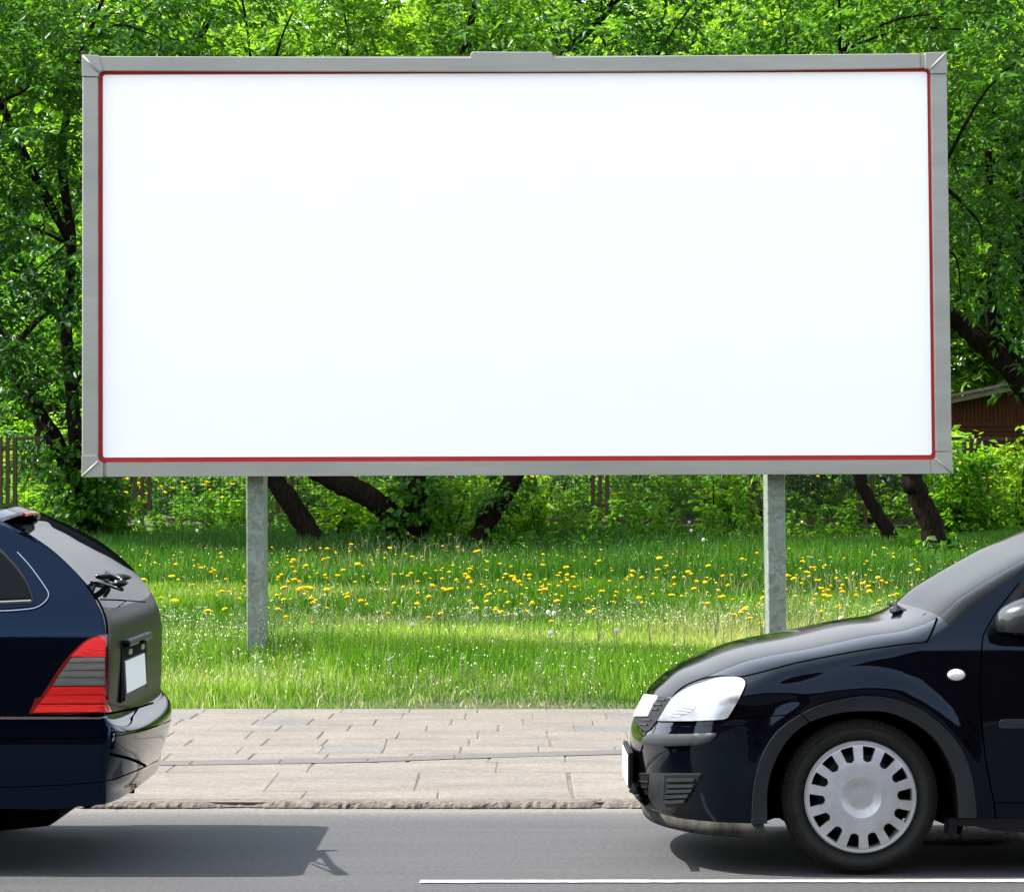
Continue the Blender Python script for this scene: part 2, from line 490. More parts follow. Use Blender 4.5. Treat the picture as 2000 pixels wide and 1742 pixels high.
# manhole of granite setts in the road
mh = empty("manhole_cover", W3(1862, 1631, 12.2) * 1.0, "round manhole of small stone setts in the asphalt beyond the black hatchback", "manhole")
mh.location.z = 0; WLOC[mh.name] = Vector(mh.location)
mcx, mcy = mh.location.x, mh.location.y
mb = MB()
for ring in range(1, 6):
    r0, r1 = 0.05*ring - .03, 0.05*ring + .013
    n = max(6, ring*7)
    for k in range(n):
        a0, a1 = 2*math.pi*(k+.07)/n, 2*math.pi*(k+.93)/n
        q = [(mcx+r*math.cos(a), mcy+r*math.sin(a)) for r, a in ((r0, a0), (r1, a0), (r1, a1), (r0, a1))]
        mb.add([(x, y, 0.004) for x, y in q] + [(x, y, 0.018) for x, y in q], [(4,5,6,7), (0,1,5,4), (1,2,6,5), (2,3,7,6), (3,0,4,7)])
M['sett'] = mat("granite_sett", (0.22, 0.16, 0.13), rough=0.85, col2=(0.13, 0.10, 0.09), vscale=20, bump=.3)
mb.build("setts", M['sett'], mh)
mb = MB(); n = 40
mb.add([(mcx+r*math.cos(2*math.pi*k/n), mcy+r*math.sin(2*math.pi*k/n), z) for r, z in ((.0001, .008), (.27, .008), (.28, .003)) for k in range(n)],
       [(j*n+k, j*n+(k+1)%n, (j+1)*n+(k+1)%n, (j+1)*n+k) for j in range(2) for k in range(n)])
mb.build("joint_bed", M['sand'], mh)

# ------------------------------------------------------------------ billboard
YB = 20.84
bb = empty("billboard", ((1010-CX)*21.15/F, 21.15, gz(21.15)), "large blank white billboard with grey metal frame and thin red border on two steel posts", "billboard")
def rrect(c, r, n=6):
    """rounded quad; c = TL,TR,BR,BL in pixels"""
    out = []
    for i in range(4):
        p = np.array(c[i], float); a = np.array(c[i-1], float); b = np.array(c[(i+1) % 4], float)
        u = (a-p)/np.linalg.norm(a-p); w = (b-p)/np.linalg.norm(b-p)
        ctr = p + u*r + w*r
        for k in range(n+1):
            t = math.pi/2*k/n
            out.append(tuple(ctr - w*r*math.cos(t) - u*r*math.sin(t)))
    return out
prism("red_border", rrect([(190,138),(1819,133),(1830,899),(190,904)], 9), YB+.034, YB+.07, M['red_trim'], bb)
prism("panel", rrect([(201,147),(1810.5,141),(1820,888.5),(201,893.5)], 5), YB+.028, YB+.033, M['panel_white'], bb)
prism("top_rail", [(194,110.5),(918,113),(919.5,105),(923,101.5),(1076,102),(1078.5,104),(1080,112),(1450,108),(1797,105),(1797,133.5),(1450,138),(1000,140.5),(500,139.5),(200,138.5),(190,138)], YB-.012, YB+.16, M['frame_grey'], bb, .004)
prism("bottom_rail", [(207,903),(1818,898),(1818,925),(1818,925.2),(207,931)], YB-.012, YB+.16, M['frame_grey'], bb, .006)
prism("side_rail", [(161,151),(191,151),(191,889),(160,889)], YB-.012, YB+.16, M['frame_grey'], bb, .006)
prism("side_rail", [(1818,145),(1849,145),(1859,882),(1828,882)], YB-.012, YB+.16, M['frame_grey'], bb, .006)
prism("frame_corner", [(159.5,107),(193,108.5),(200,139),(196,140),(193,143),(191.5,150),(160,149.5)], YB-.02, YB+.165, M['frame_grey'], bb, .003)
prism("frame_corner", [(1807,103),(1849,102),(1850,144),(1818.5,144.5),(1817,138),(1813,135),(1806.5,134)], YB-.02, YB+.165, M['frame_grey'], bb, .003)
prism("frame_corner", [(1829,883),(1859.5,882.5),(1861.5,925),(1819,925),(1818.5,898),(1825,897),(1828.5,893)], YB-.02, YB+.165, M['frame_grey'], bb, .003)
prism("frame_corner", [(159.5,889),(190,889),(192,898),(196,902),(201,903.5),(201,931.5),(159,932)], YB-.02, YB+.165, M['frame_grey'], bb, .003)
prism("joint_sleeve", [(1797,106.5),(1807,106),(1806.5,133),(1797,133)], YB-.002, YB+.15, M['frame_grey'], bb, .002)
prism("joint_sleeve", [(201,905),(207,905),(207,929.5),(201,929.5)], YB-.002, YB+.15, M['frame_grey'], bb, .002)
for a, b in (((162,110),(192,141)), ((1847,105),(1818,134)), ((1859,923),(1829,896)), ((161,930),(191,902))):
    d = np.array(b, float)-np.array(a, float); d /= np.linalg.norm(d); nn = np.array((-d[1], d[0]))*1.5
    mb = MB(); mb.tube([W3(*a, YB-.021), W3(*b, YB-.021)], .008, 8)
    mb.build("mitre_rib", M['frame_grey'], bb, True)
prism("back_board", [(165,112),(1845,108),(1855,920),(165,927)], YB+.09, YB+.14, M['frame_grey'], bb)
def post(xt0, xt1, xb0, xb1, ybase, lean):
    Yf, Yb = 21.02, 21.36
    g = gz(21.15) - .15
    zt = EYE + (HY-150)*Yf/F
    X = lambda px_: (px_-CX)*Yf/F
    slope = (X(xb0)-X(xt0))/(EYE+(HY-930)*Yf/F - g)
    mb = MB()
    zb = EYE+(HY-930)*Yf/F
    t0, t1 = X(xt0)-slope*(zt-zb), X(xt1)-slope*(zt-zb)
    b0, b1 = X(xb0), X(xb1)
    v = [(b0,Yf,g),(b1,Yf,g),(b1,Yb,g),(b0,Yb,g),(t0,Yf,zt),(t1,Yf,zt),(t1,Yb,zt),(t0,Yb,zt)]
    mb.add(v, box_vf(0,1,0,1,0,1)[1])
    bevel(mb.build("post", M['galv'], bb), .008)
post(481, 515, 482, 516, 1275, 0)
post(1497.5, 1533, 1502, 1537.5, 1275, 0)
prism("cross_beam", [(200,300),(1820,300),(1820,330),(200,330)], 21.38, 21.44, M['galv'], bb)
prism("cross_beam", [(200,720),(1820,720),(1820,750),(200,750)], 21.38, 21.44, M['galv'], bb)

# ------------------------------------------------------------------ brick house across the street behind the camera (seen in the reflections)
def brick():
    m, nt, p = new_mat("old_brick")
    tc = N(nt, "ShaderNodeTexCoord")
    mp = N(nt, "ShaderNodeMapping"); mp.inputs["Rotation"].default_value = (math.radians(90), 0, 0)
    nt.links.new(tc.outputs["Object"], mp.inputs[0])
    b = N(nt, "ShaderNodeTexBrick", Scale=1.0)
    b.inputs["Color1"].default_value = (0.10, 0.038, 0.022, 1); b.inputs["Color2"].default_value = (0.07, 0.036, 0.026, 1); b.inputs["Mortar"].default_value = (0.07, 0.06, 0.055, 1)
    b.inputs["Brick Width"].default_value = 0.55; b.inputs["Row Height"].default_value = 0.2; b.inputs["Mortar Size"].default_value = 0.02
    nt.links.new(mp.outputs[0], b.inputs[0]); nt.links.new(b.outputs[0], p.inputs["Base Color"])
    p.inputs["Roughness"].default_value = 0.9
    return m
hs = empty("brick_house", (0, -12, 0.1), "long dark red brick house with tall windows across the street", "house")
v, f = box_vf(-30, 34, -20, -8.0, 0.0, 6.2); mesh("wall", v, f, brick(), hs)
v, f = box_vf(-30.5, 34.5, -20.5, -7.6, 6.2, 6.45)
mesh("roof", v, f, mat("dark_roof", (0.05, 0.03, 0.025), rough=.8), hs)
for k in range(12):
    x0 = -27 + k*5.0
    v, f = box_vf(x0, x0+1.3, -8.06, -7.97, 1.4, 3.6); w = mesh("window", v, f, M['glass_dark'], hs)
    v, f = box_vf(x0-.1, x0+1.4, -8.02, -7.9, 1.25, 1.39); mesh("sill", v, f, M['wood_grey'], w)
# ------------------------------------------------------------------ cars
def cr(ox, oy, sc, pts):
    return [(ox + x/sc, oy + y/sc) for x, y in pts]
C3 = lambda *p: cr(1180, 1240, 3.787, p)
C4 = lambda *p: cr(1500, 1040, 4.0, p)
C5 = lambda *p: cr(1480, 1340, 3.846, p)
L1 = lambda *p: cr(0, 960, 4.355, p)
L2 = lambda *p: cr(0, 1340, 4.3325, p)
B2 = lambda *p: cr(1210, 1340, 5.807, p)
T1 = lambda *p: cr(160, 1170, 9.168, p)

def inpoly(x, y, poly):
    c = False; n = len(poly); j = n-1
    for i in range(n):
        xi, yi = poly[i]; xj, yj = poly[j]
        if (yi > y) != (yj > y) and x < (xj-xi)*(y-yi)/(yj-yi)+xi: c = not c
        j = i
    return c

class Car:
    """painted shell = quarter-ellipse strip from the centre line (c0) to the flank outline (c1), plus the flank itself"""
    def __init__(s, root, Yc, zW, c0, c1, nexp, nose, tail, bottom, bulge=None, sub=8, nth=26):
        s.root, s.Yc = root, Yc
        s.zw = np.array(zW, float); s.bulge = bulge
        s.c0 = catmull(c0, sub); s.c1 = catmull(c1, sub)
        s.nexp = np.interp(np.arange(len(s.c0))/sub, np.arange(len(nexp)), nexp)
        s.sub = sub; s.nth = nth
        a, b = nose*sub, tail*sub
        s.top = np.array([s.c1[i] for i in range(a, b+1)])
        if s.top[0, 0] > s.top[-1, 0]: s.top = s.top[::-1]
        s.top = s.top[np.argsort(s.top[:, 0], kind='stable')]
        s.bottom = bottom
        s.groups = {}
        s.bv, s.bf = [], []
    def Wd(s, x, z):
        w = float(np.interp(z, s.zw[:, 0], s.zw[:, 1]))
        # smooth the table
        w = (w + np.interp(z-.03, s.zw[:, 0], s.zw[:, 1]) + np.interp(z+.03, s.zw[:, 0], s.zw[:, 1]) + np.interp(z-.06, s.zw[:, 0], s.zw[:, 1]) + np.interp(z+.06, s.zw[:, 0], s.zw[:, 1]))/5
        if s.bulge: w += s.bulge(x, z)
        return w
    def flank(s, px, py):
        w = 0.8
        for _ in range(8):
            Y = s.Yc - w
            x = (px-CX)*Y/F; z = EYE+(HY-py)*Y/F
            w = s.Wd(x, z)
        return Vector((x, s.Yc-w, z))
    def add(s, key, quad):
        g = s.groups.setdefault(key, ([], [], {}))
        idx = []
        for p in quad:
            k = (round(p[0], 5), round(p[1], 5), round(p[2], 5))
            if k not in g[2]:
                g[2][k] = len(g[0]); g[0].append(p)
            idx.append(g[2][k])
        if len(set(idx)) > 2: g[1].append(tuple(dict.fromkeys(idx)))
    def build_shell(s, classify, mats):
        al = np.linspace(0, 1, s.nth+4)*math.pi/2
        P = []; B = []
        for i in range(len(s.c0)):
            c0, c1, n = s.c0[i], s.c1[i], s.nexp[i]
            w1 = s.Wd(c1[0], c1[1]); row = []; brow = []
            for t in al:
                ca, sa = max(math.cos(t), 0), math.sin(t)
                r = (ca**n+sa**n)**(-1/n); b = 1-r*ca
                if t == al[-1]: b = 1.0; r = 1.0
                x = c0[0]+(c1[0]-c0[0])*b; z = c0[1]+(c1[1]-c0[1])*b
                row.append((x, s.Wd(x, z)*min(r*sa, 1), z)); brow.append(b)
            P.append(row); B.append(brow)
        th = list(al)
        s.P = P
        def emit(kind, fi, ft, q):
            cx = sum(p[0] for p in q)/4; cy = sum(p[1] for p in q)/4; cz = sum(p[2] for p in q)/4
            Y = s.Yc-cy
            px, py = CX+cx*F/Y, HY-(cz-EYE)*F/Y
            key = classify(kind, fi, ft, px, py, cx, cz)
            if key is None: return
            near = [(p[0], s.Yc-p[1], p[2]) for p in q]; far = [(p[0], s.Yc+p[1], p[2]) for p in q][::-1]
            s.add(key, near); s.add(key+'~' if key in ('door',) else key, far)
            b = len(s.bv); s.bv += near; s.bf.append((b, b+1, b+2, b+3))
        for i in range(len(P)-1):
            for j in range(len(th)-1):
                emit('strip', i/s.sub, (B[i][j]+B[i][j+1])/2, [P[i][j], P[i][j+1], P[i+1][j+1], P[i+1][j]])
        xs = sorted(set([round(float(x), 5) for x in s.top[:, 0]] + [round(float(x), 5) for x in s.bottom[:, 0] if s.top[0, 0] < x < s.top[-1, 0]]))
        nr = 60
        tx, tz = s.top[:, 0], s.top[:, 1]
        cols = []
        for x in xs:
            zt = float(np.interp(x, tx, tz)); zb = float(np.interp(x, s.bottom[:, 0], s.bottom[:, 1]))
            col = []
            for k in range(nr+1):
                z = zb+(zt-zb)*k/nr
                col.append((x, s.Wd(x, z), z))
            cols.append(col)
        for a in range(len(cols)-1):
            for k in range(nr):
                emit('side', 0, 0, [cols[a][k], cols[a+1][k], cols[a+1][k+1], cols[a][k+1]])
        for xe in ((xs[0],) if xs[0] > 0 else (xs[-1],)):
            zt = float(np.interp(xe, tx, tz)); zb = float(np.interp(xe, s.bottom[:, 0], s.bottom[:, 1])); zz = np.linspace(zb, zt, 40)
            for a, b in zip(zz[:-1], zz[1:]):
                q = [(xe-.015, s.Wd(xe, a)-.004, a), (xe+.015, s.Wd(xe, a)-.004, a), (xe+.015, s.Wd(xe, b)-.004, b), (xe-.015, s.Wd(xe, b)-.004, b)]
                s.add('corner_backing', [(p[0], s.Yc-p[1], p[2]) for p in q])
        s.parts = {}
        for key, (v, f, _) in s.groups.items():
            nm = key.rstrip('~')
            o = mesh(nm, v, f, mats.get(nm, mats['*']), s.root, True)
            fix_normals(o)
            s.parts[key] = o
        s.bvh = BVHTree.FromPolygons([Vector(p) for p in s.bv], s.bf)
    def hit(s, px, py, flank=False):
        o = Vector((0, 0, EYE)); d = Vector(((px-CX)/F, 1, (HY-py)/F)).normalized()
        if not flank:
            loc, nrm, _, _ = s.bvh.ray_cast(o, d, 40)
            if loc is not None:
                if nrm.dot(d) > 0: nrm = -nrm
                return loc, nrm
            p = s.flank(px, py)
            q, nrm, _, _ = s.bvh.find_nearest(p)
            return Vector((p.x, q.y, p.z)), Vector((0, -1, 0))
        p = s.flank(px, py)
        return p, Vector((0, -1, 0))
    def overlay(s, name, poly, mt, off=0.004, depth=0.02, parent=None, flank=False, step=7.0, smooth=True, mirror=False, dome=0.0, side_normal=False, bev=0.0):
        """a shaped piece lying on the shell; its outline is given in photograph pixels"""
        mirror = mirror or name in ('wheel_arch_trim', 'headlight', 'tail_light', 'sill', 'side_window')
        pts = []
        for i in range(len(poly)):
            a, b = poly[i], poly[(i+1) % len(poly)]
            L = math.hypot(b[0]-a[0], b[1]-a[1]); n = max(1, int(L/step))
            for k in range(n): pts.append((a[0]+(b[0]-a[0])*k/n, a[1]+(b[1]-a[1])*k/n))
        nb = len(pts)
        xs = [p[0] for p in pts]; ys = [p[1] for p in pts]
        inner = []
        y = min(ys)+step*.5
        while y < max(ys):
            x = min(xs)+step*.5
            while x < max(xs):
                if inpoly(x, y, poly):
                    dm = min(math.hypot(x-p[0], y-p[1]) for p in pts)
                    if dm > step*.45: inner.append((x, y))
                x += step
            y += step
        allp = pts+inner
        co, ed, fc, ov, oe, of = delaunay_2d_cdt([Vector(p) for p in allp], [(i, (i+1) % nb) for i in range(nb)], [list(range(nb))], 1, 1e-4)
        pos = []; nr = []
        for c in co:
            q, n = s.hit(c.x, c.y, flank)
            pos.append(q); nr.append(n)
        # averaged normals from geometry
        acc = [Vector((0, 0, 0)) for _ in pos]
        for f3 in fc:
            n = (pos[f3[1]]-pos[f3[0]]).cross(pos[f3[2]]-pos[f3[0]])
            if n.y > 0: n = -n
            for i in f3: acc[i] += n
        nr = [(a.normalized() if a.length > 1e-9 else b) for a, b in zip(acc, nr)]
        if side_normal: nr = [Vector((0, -1, 0)) for _ in nr]
        if dome:
            dist = [min(math.hypot(c.x-p[0], c.y-p[1]) for p in pts) for c in co]
            mxd = max(dist) or 1
            lift = [dome*math.sqrt(max(0, 1-(1-min(d/mxd, 1))**2)) for d in dist]
        else: lift = [0]*len(pos)
        top = [p+n*(off+l) for p, n, l in zip(pos, nr, lift)]
        # outline loop in output indices
        edge_count = {}
        for f3 in fc:
            for i in range(len(f3)):
                e = (f3[i], f3[(i+1) % len(f3)]); edge_count[frozenset(e)] = edge_count.get(frozenset(e), 0)+1
        v = list(top); f = [tuple(x) for x in fc]
        bmap = {}
        for f3 in fc:
            for i in range(len(f3)):
                a, b = f3[i], f3[(i+1) % len(f3)]
                if edge_count[frozenset((a, b))] == 1:
                    for q in (a, b):
                        if q not in bmap:
                            bmap[q] = len(v); v.append(pos[q]-nr[q]*depth)
                    f.append((a, bmap[a], bmap[b], b))
        res = None
        for side in ((0, 1) if mirror else (0,)):
            vv = v if side == 0 else [Vector((p.x, 2*s.Yc-p.y, p.z)) for p in v]
            o = mesh(name, vv, f, mt, parent or s.root, smooth)
            fix_normals(o)
            if smooth:
                m = o.modifiers.new("es", 'EDGE_SPLIT'); m.split_angle = math.radians(40)
            if bev: bevel(o, bev)
            if res is None: res = o
        return res
    def seam(s, name, line, w=2.4, mt=None, off=0.0012, flank=False, parent=None, mirror=False, close=False):
        """a panel gap: narrow dark strip following the shell"""
        pts = []
        for i in range(len(line)-1):
            a, b = line[i], line[i+1]
            L = math.hypot(b[0]-a[0], b[1]-a[1]); n = max(1, int(L/5))
            for k in range(n): pts.append((a[0]+(b[0]-a[0])*k/n, a[1]+(b[1]-a[1])*k/n))
        pts.append(line[-1])
        v, f = [], []
        for i, p in enumerate(pts):
            a = pts[max(i-1, 0)]; b = pts[min(i+1, len(pts)-1)]
            d = (b[0]-a[0], b[1]-a[1]); L = math.hypot(*d) or 1
            nx, ny = -d[1]/L*w/2, d[0]/L*w/2
            for sg in (-1, 1):
                q, n = s.hit(p[0]+nx*sg, p[1]+ny*sg, flank)
                v.append(q+n*off)
            if i: f.append((2*i-2, 2*i, 2*i+1, 2*i-1))
        if mirror:
            n0 = len(v); v = v+[Vector((p.x, 2*s.Yc-p.y, p.z)) for p in v]; f = f+[tuple(i+n0 for i in x)[::-1] for x in f]
        return mesh(name, v, f, mt or M['seam'], parent or s.root)

def smoothpoly(pts, sub=4, closed=False):
    return [tuple(p) for p in catmull(pts, sub)]

# ------- wheel: built about its own hub at the origin, outer face towards -Y
def wheel_mesh(R=0.2885, hub=0.209, width=0.17):
    out = {}
    # tyre by revolution: (radius, y) profile
    prof = [(hub-.012, .018), (hub+.002, .006), (hub+.012, .0), (hub+.028, -.010), (hub+.045, -.013), (R-.03, -.010), (R-.014, 0.002), (R-.005, .014), (R-.001, .026)]
    n = 140; v = []; f = []
    for r, y in prof:
        for k in range(n):
            a = 2*math.pi*k/n; v.append((r*math.cos(a), y, r*math.sin(a)))
    for i in range(len(prof)-1):
        for k in range(n): f.append((i*n+k, i*n+(k+1) % n, (i+1)*n+(k+1) % n, (i+1)*n+k))
    b = len(v)
    prof2 = [(R-.001, width-.026), (R-.014, width-.002), (hub, width-.02)]
    for r, y in prof2:
        for k in range(n):
            a = 2*math.pi*k/n; v.append((r*math.cos(a), y, r*math.sin(a)))
    for i in range(2):
        for k in range(n): f.append((b+i*n+k, b+i*n+(k+1) % n, b+(i+1)*n+(k+1) % n, b+(i+1)*n+k))
    # faint raised rings on the sidewall
    for rr in (hub+.05, hub+.056, R-.034):
        b = len(v)
        for dr, dy in ((-.0015, -.0118), (0, -.0145), (.0015, -.0118)):
            for k in range(n):
                a = 2*math.pi*k/n; v.append(((rr+dr)*math.cos(a), dy, (rr+dr)*math.sin(a)))
        for i in range(2):
            for k in range(n): f.append((b+i*n+k, b+i*n+(k+1) % n, b+(i+1)*n+(k+1) % n, b+(i+1)*n+k))
    out['tyre'] = (v, f)
    # tread blocks
    v, f = [], []
    nb = 76
    r0 = R-.010
    def ring(y0, y1, sk, ph, r1, gapf=.84):
        for k in range(nb):
            a0 = 2*math.pi*(k+ph)/nb; a1 = a0+2*math.pi*gapf/nb
            b = len(v)
            for rr in (r0, r1):
                for (a, y) in ((a0, y0), (a1, y0), (a1+sk, y1), (a0+sk, y1)):
                    v.append((rr*math.cos(a), y, rr*math.sin(a)))
            f.extend([(b+4, b+5, b+6, b+7), (b, b+1, b+5, b+4), (b+1, b+2, b+6, b+5), (b+2, b+3, b+7, b+6), (b+3, b, b+4, b+7)])
    ring(.013, .045, .03, 0, R); ring(.050, .078, -.035, .3, R+.001); ring(.083, .108, .035, .6, R+.001); ring(.113, .155, -.03, .1, R)
    # core band under the blocks
    b = len(v)
    for r, y in ((R-.008, .012), (R-.008, width-.012)):
        for k in range(n):
            a = 2*math.pi*k/n; v.append((r*math.cos(a), y, r*math.sin(a)))
    for k in range(n): f.append((b+k, b+(k+1) % n, b+n+(k+1) % n, b+n+k))
    # shoulder lugs running on to the sidewall
    for k in range(nb):
        a0 = 2*math.pi*(k)/nb; a1 = a0+2*math.pi*.8/nb
        b = len(v)
        for (r, y) in ((R, .013), (R-.017, -.003), (R-.022, .004), (R-.006, .02)):
            v.append((r*math.cos(a0), y, r*math.sin(a0))); v.append((r*math.cos(a1), y, r*math.sin(a1)))
        f.extend([(b, b+1, b+3, b+2), (b+2, b+3, b+5, b+4), (b, b+2, b+4, b+6), (b+1, b+7, b+5, b+3)])
    out['tread'] = (v, f)
    # wheel cover with 14 slots
    v, f = [], []
    ns = 14; per = 24; nn = ns*per
    rad = [0.0001, .020, .040, .0445, .050, .070, .0745, .078, .10, .125, .134, .1375, .141, .15, .16, .17, .18, .188, .1905, .194, .198, .2035, .209]
    def yy(r):
        return float(np.interp(r, [0, .041, .0455, .070, .0745, .079, .125, .188, .196, .2, .206, .209],
                                  [-.012, -.012, -.0125, -.024, -.027, -.0275, -.026, -.014, -.011, -.014, -.012, -.002]))
    ph = math.radians(90-9.5)
    for r in rad:
        for k in range(nn):
            # sector angle with slot edges warped so they are nearly parallel (slightly wider outside)
            u = (k % per)/per - .5
            base = 2*math.pi*(k//per)/ns
            half = .5
            rr = max(r, .02)
            we = float(np.interp(r, [0, .1, .141, .19, .21], [.30, .30, .25, .285, .29]))  # slot half-width as fraction of the sector
            # map |u|<.25 to slot, rest to rib
            au = abs(u); sg = 1 if u >= 0 else -1
            m = au/.25*we if au <= .25 else we+(au-.25)/.25*(.5-we)
            a = ph+base+sg*m*2*math.pi/ns
            v.append((r*math.cos(a), yy(r), r*math.sin(a)))
    hole = set()
    for i in range(len(rad)-1):
        for k in range(nn):
            kk = k % per
            lo, hi = per//4, per - per//4
            inslot = lo <= kk < hi
            r = (rad[i]+rad[i+1])/2
            cut = inslot and .134 < r < .1905
            if cut and r < .1375: cut = lo+3 <= kk < hi-3
            elif cut and r < .141: cut = lo+1 <= kk < hi-1
            if cut: hole.add((i, k)); continue
            f.append((i*nn+k, i*nn+(k+1) % nn, (i+1)*nn+(k+1) % nn, (i+1)*nn+k))
    # slot walls going in
    nv = len(v); back = {}
    def bk(q):
        if q not in back:
            x, y, z = v[q]; s_ = .975
            back[q] = len(v); v.append((x*s_, y+.030, z*s_))
        return back[q]
    for (i, k) in hole:
        k1 = (k+1) % nn
        for (j, kk, a, b) in ((i-1, k, i*nn+k, i*nn+k1), (i+1, k, (i+1)*nn+k1, (i+1)*nn+k), (i, (k-1) % nn, (i+1)*nn+k, i*nn+k), (i, k1, i*nn+k1, (i+1)*nn+k1)):
            if (j, kk) not in hole:
                f.append((a, b, bk(b), bk(a)))
    out['wheel_cover'] = (v, f)
    # steel rim behind
    v, f = [], []
    prof = [(.0001, .05), (.06, .05), (.10, .065), (.14, .062), (.165, .07), (.17, .13), (.2, .14)]
    n = 60
    for r, y in prof:
        for k in range(n):
            a = 2*math.pi*k/n; v.append((r*math.cos(a), y, r*math.sin(a)))
    for i in range(len(prof)-1):
        for k in range(n): f.append((i*n+k, i*n+(k+1) % n, (i+1)*n+(k+1) % n, (i+1)*n+k))
    out['rim'] = (v, f)
    return out
WM = wheel_mesh()
WMesh = {}
for k_, mt_ in (('tyre', M['rubber']), ('tread', M['tread']), ('wheel_cover', M['hub_silver']), ('rim', M['steel_black'])):
    me = bpy.data.meshes.new(k_); me.from_pydata(WM[k_][0], [], WM[k_][1]); me.materials.append(mt_)
    bm = bmesh.new(); bm.from_mesh(me); bmesh.ops.recalc_face_normals(bm, faces=bm.faces); bm.to_mesh(me); bm.free()
    if k_ != 'tread':
        me.polygons.foreach_set("use_smooth", [True]*len(me.polygons))
    WMesh[k_] = me
def wheel(root, X, Y, Z, flip=False, sc=1.0):
    o = link("wheel", WMesh['tyre'], None)
    o.parent = root
    o.location = Vector((X, Y, Z))-WLOC[root.name]
    if flip: o.rotation_euler = (0, 0, math.pi)
    o.scale = (sc, 1, sc)
    for k in ('tread', 'wheel_cover', 'rim'):
        c = link(k, WMesh[k], None); c.parent = o
        if k == 'wheel_cover':
            m = c.modifiers.new("es", 'EDGE_SPLIT'); m.split_angle = math.radians(25)
    return o

# =================================================================== black hatchback (right)
RYC = 10.925+.815
rc = empty("hatchback_car", (2.4, RYC, 0), "black hatchback entering from the right with silver wheel cover and clear headlight, front facing left", "car")
def pz(px, py, Y): p = W3(px, py, Y); return (p.x, p.z)
def flk(px, py, W): return pz(px, py, RYC-W)
wheelX = (1682-CX)*10.93/F; wheelZ = 0.288
rWheel2 = wheelX+2.49
c0px = [(1254,1568),(1245,1550),(1239,1512),(1232.5,1465),(1232,1433),(1240,1405),(1262,1357),(1286,1332.5),(1320,1307),(1365,1288),(1418,1267),(1470,1253),(1550,1238),(1650,1217),(1725,1206),(1777,1188),(1825,1151),(1925,1093),(2000,1056)]
c1px = [(1472,1607),(1472,1582),(1472,1535),(1472,1480),(1472,1440),(1472,1412),(1472,1388),(1480,1366),(1497,1350),(1522,1338),(1560,1326),(1600,1316),(1660,1301),(1745,1285),(1810,1266),(1856,1238),(1900,1202),(1960,1154),(2010,1118)]
c0 = [pz(x, y, RYC) for x, y in c0px]
c1 = []
rzW = [(0,.795),(.2,.80),(.32,.815),(.55,.822),(.72,.812),(.86,.795),(.93,.775),(1.0,.745),(1.15,.70),(1.3,.635),(1.5,.55)]
def rtab(z): return float(np.interp(z, [a for a, b in rzW], [b for a, b in rzW]))
for x, y in c1px:
    w = .8
    for _ in range(4): q = flk(x, y, w); w = rtab(q[1])
    c1.append(q)
c0 += [(2.35,1.37),(2.75,1.43),(3.3,1.44),(3.85,1.38),(4.08,1.28),(4.18,1.08),(4.26,.92),(4.30,.72),(4.33,.5),(4.30,.24)]
c1 += [(2.40,1.27),(2.78,1.325),(3.3,1.335),(3.75,1.29),(3.92,1.20),(4.02,1.04),(4.10,.90),(4.10,.72),(4.10,.5),(4.10,.24)]
nexp = [2.3,2.3,2.3,2.3,2.3,2.3,2.4,2.5,2.6,2.8,3,3,3,3,3.2,4,5,5,5] + [4.5]*6 + [4,3.5,3,3]
arch_in = smoothpoly(C3((1205,1390),(1205,1150),(1250,960),(1350,780),(1500,650)) + C5((600,200),(830,183),(1000,200),(1200,290),(1350,420),(1450,600),(1490,760),(1505,985)), 4)
arch_out = smoothpoly(C3((1090,1395),(1100,1180),(1130,1000),(1180,860),(1280,710),(1460,580)) + C5((500,130),(700,85),(830,75),(1000,90),(1200,160),(1350,265),(1480,400),(1560,540),(1610,700),(1635,870),(1640,985)), 4)
def flk3(px, py): return flk(px, py, .82)
bt = []
bt.append((0.0, .196))
aL = [flk3(*p) for p in arch_in]; aO = [flk3(*p) for p in arch_out]
# shell edge follows a line midway under the plastic trim
cxm, czm = wheelX+.01, wheelZ
def polar(poly):
    return sorted([(math.atan2(z-czm, x-cxm), math.hypot(x-cxm, z-czm)) for x, z in poly])
pi_, po_ = polar(aL), polar(aO)
angs = np.linspace(math.pi-.12, .12, 60)
arc = []
for a in angs:
    r = .55*np.interp(a, [p[0] for p in pi_], [p[1] for p in pi_])+.45*np.interp(a, [p[0] for p in po_], [p[1] for p in po_])
    arc.append((cxm+r*math.cos(a), czm+r*math.sin(a)))
bt += [(arc[0][0]-.002, .196)] + arc + [(arc[-1][0]+.002, .206)]
for a in angs:
    if a == angs[0]: bt.append((rWheel2-.372, .235))
    bt.append((rWheel2+.37*math.cos(a), wheelZ+.37*math.sin(a)))
bt += [(rWheel2+.372, .24), (4.3, .26)]
bottom = np.array(sorted(bt, key=lambda p: p[0]))
def rbulge(x, z):
    r = math.hypot(x-cxm, z-czm)
    b = .016*math.exp(-((r-.405)/.05)**2)
    r2 = math.hypot(x-rWheel2, z-czm)
    b += .014*math.exp(-((r2-.40)/.05)**2)
    # crease running from the headlamp along the wing, and the belt line shoulder
    zc = .665+.05*(x-.8)
    b += .007*math.exp(-((z-zc)/.022)**2)*max(0, min(1, (1.55-x)/.5))
    return b
RC = Car(rc, RYC, rzW, c0, c1, nexp, 6, 25, bottom, rbulge, sub=8, nth=26)
bonnet_line = smoothpoly(C3((500,465),(560,400),(650,350),(760,315),(880,302),(1015,307)) + C4((0,1075),(200,1022),(400,980),(600,942),(800,908),(1000,880),(1100,868),(1225,856)), 3)
blx = [p[0] for p in bonnet_line]; bly = [p[1] for p in bonnet_line]
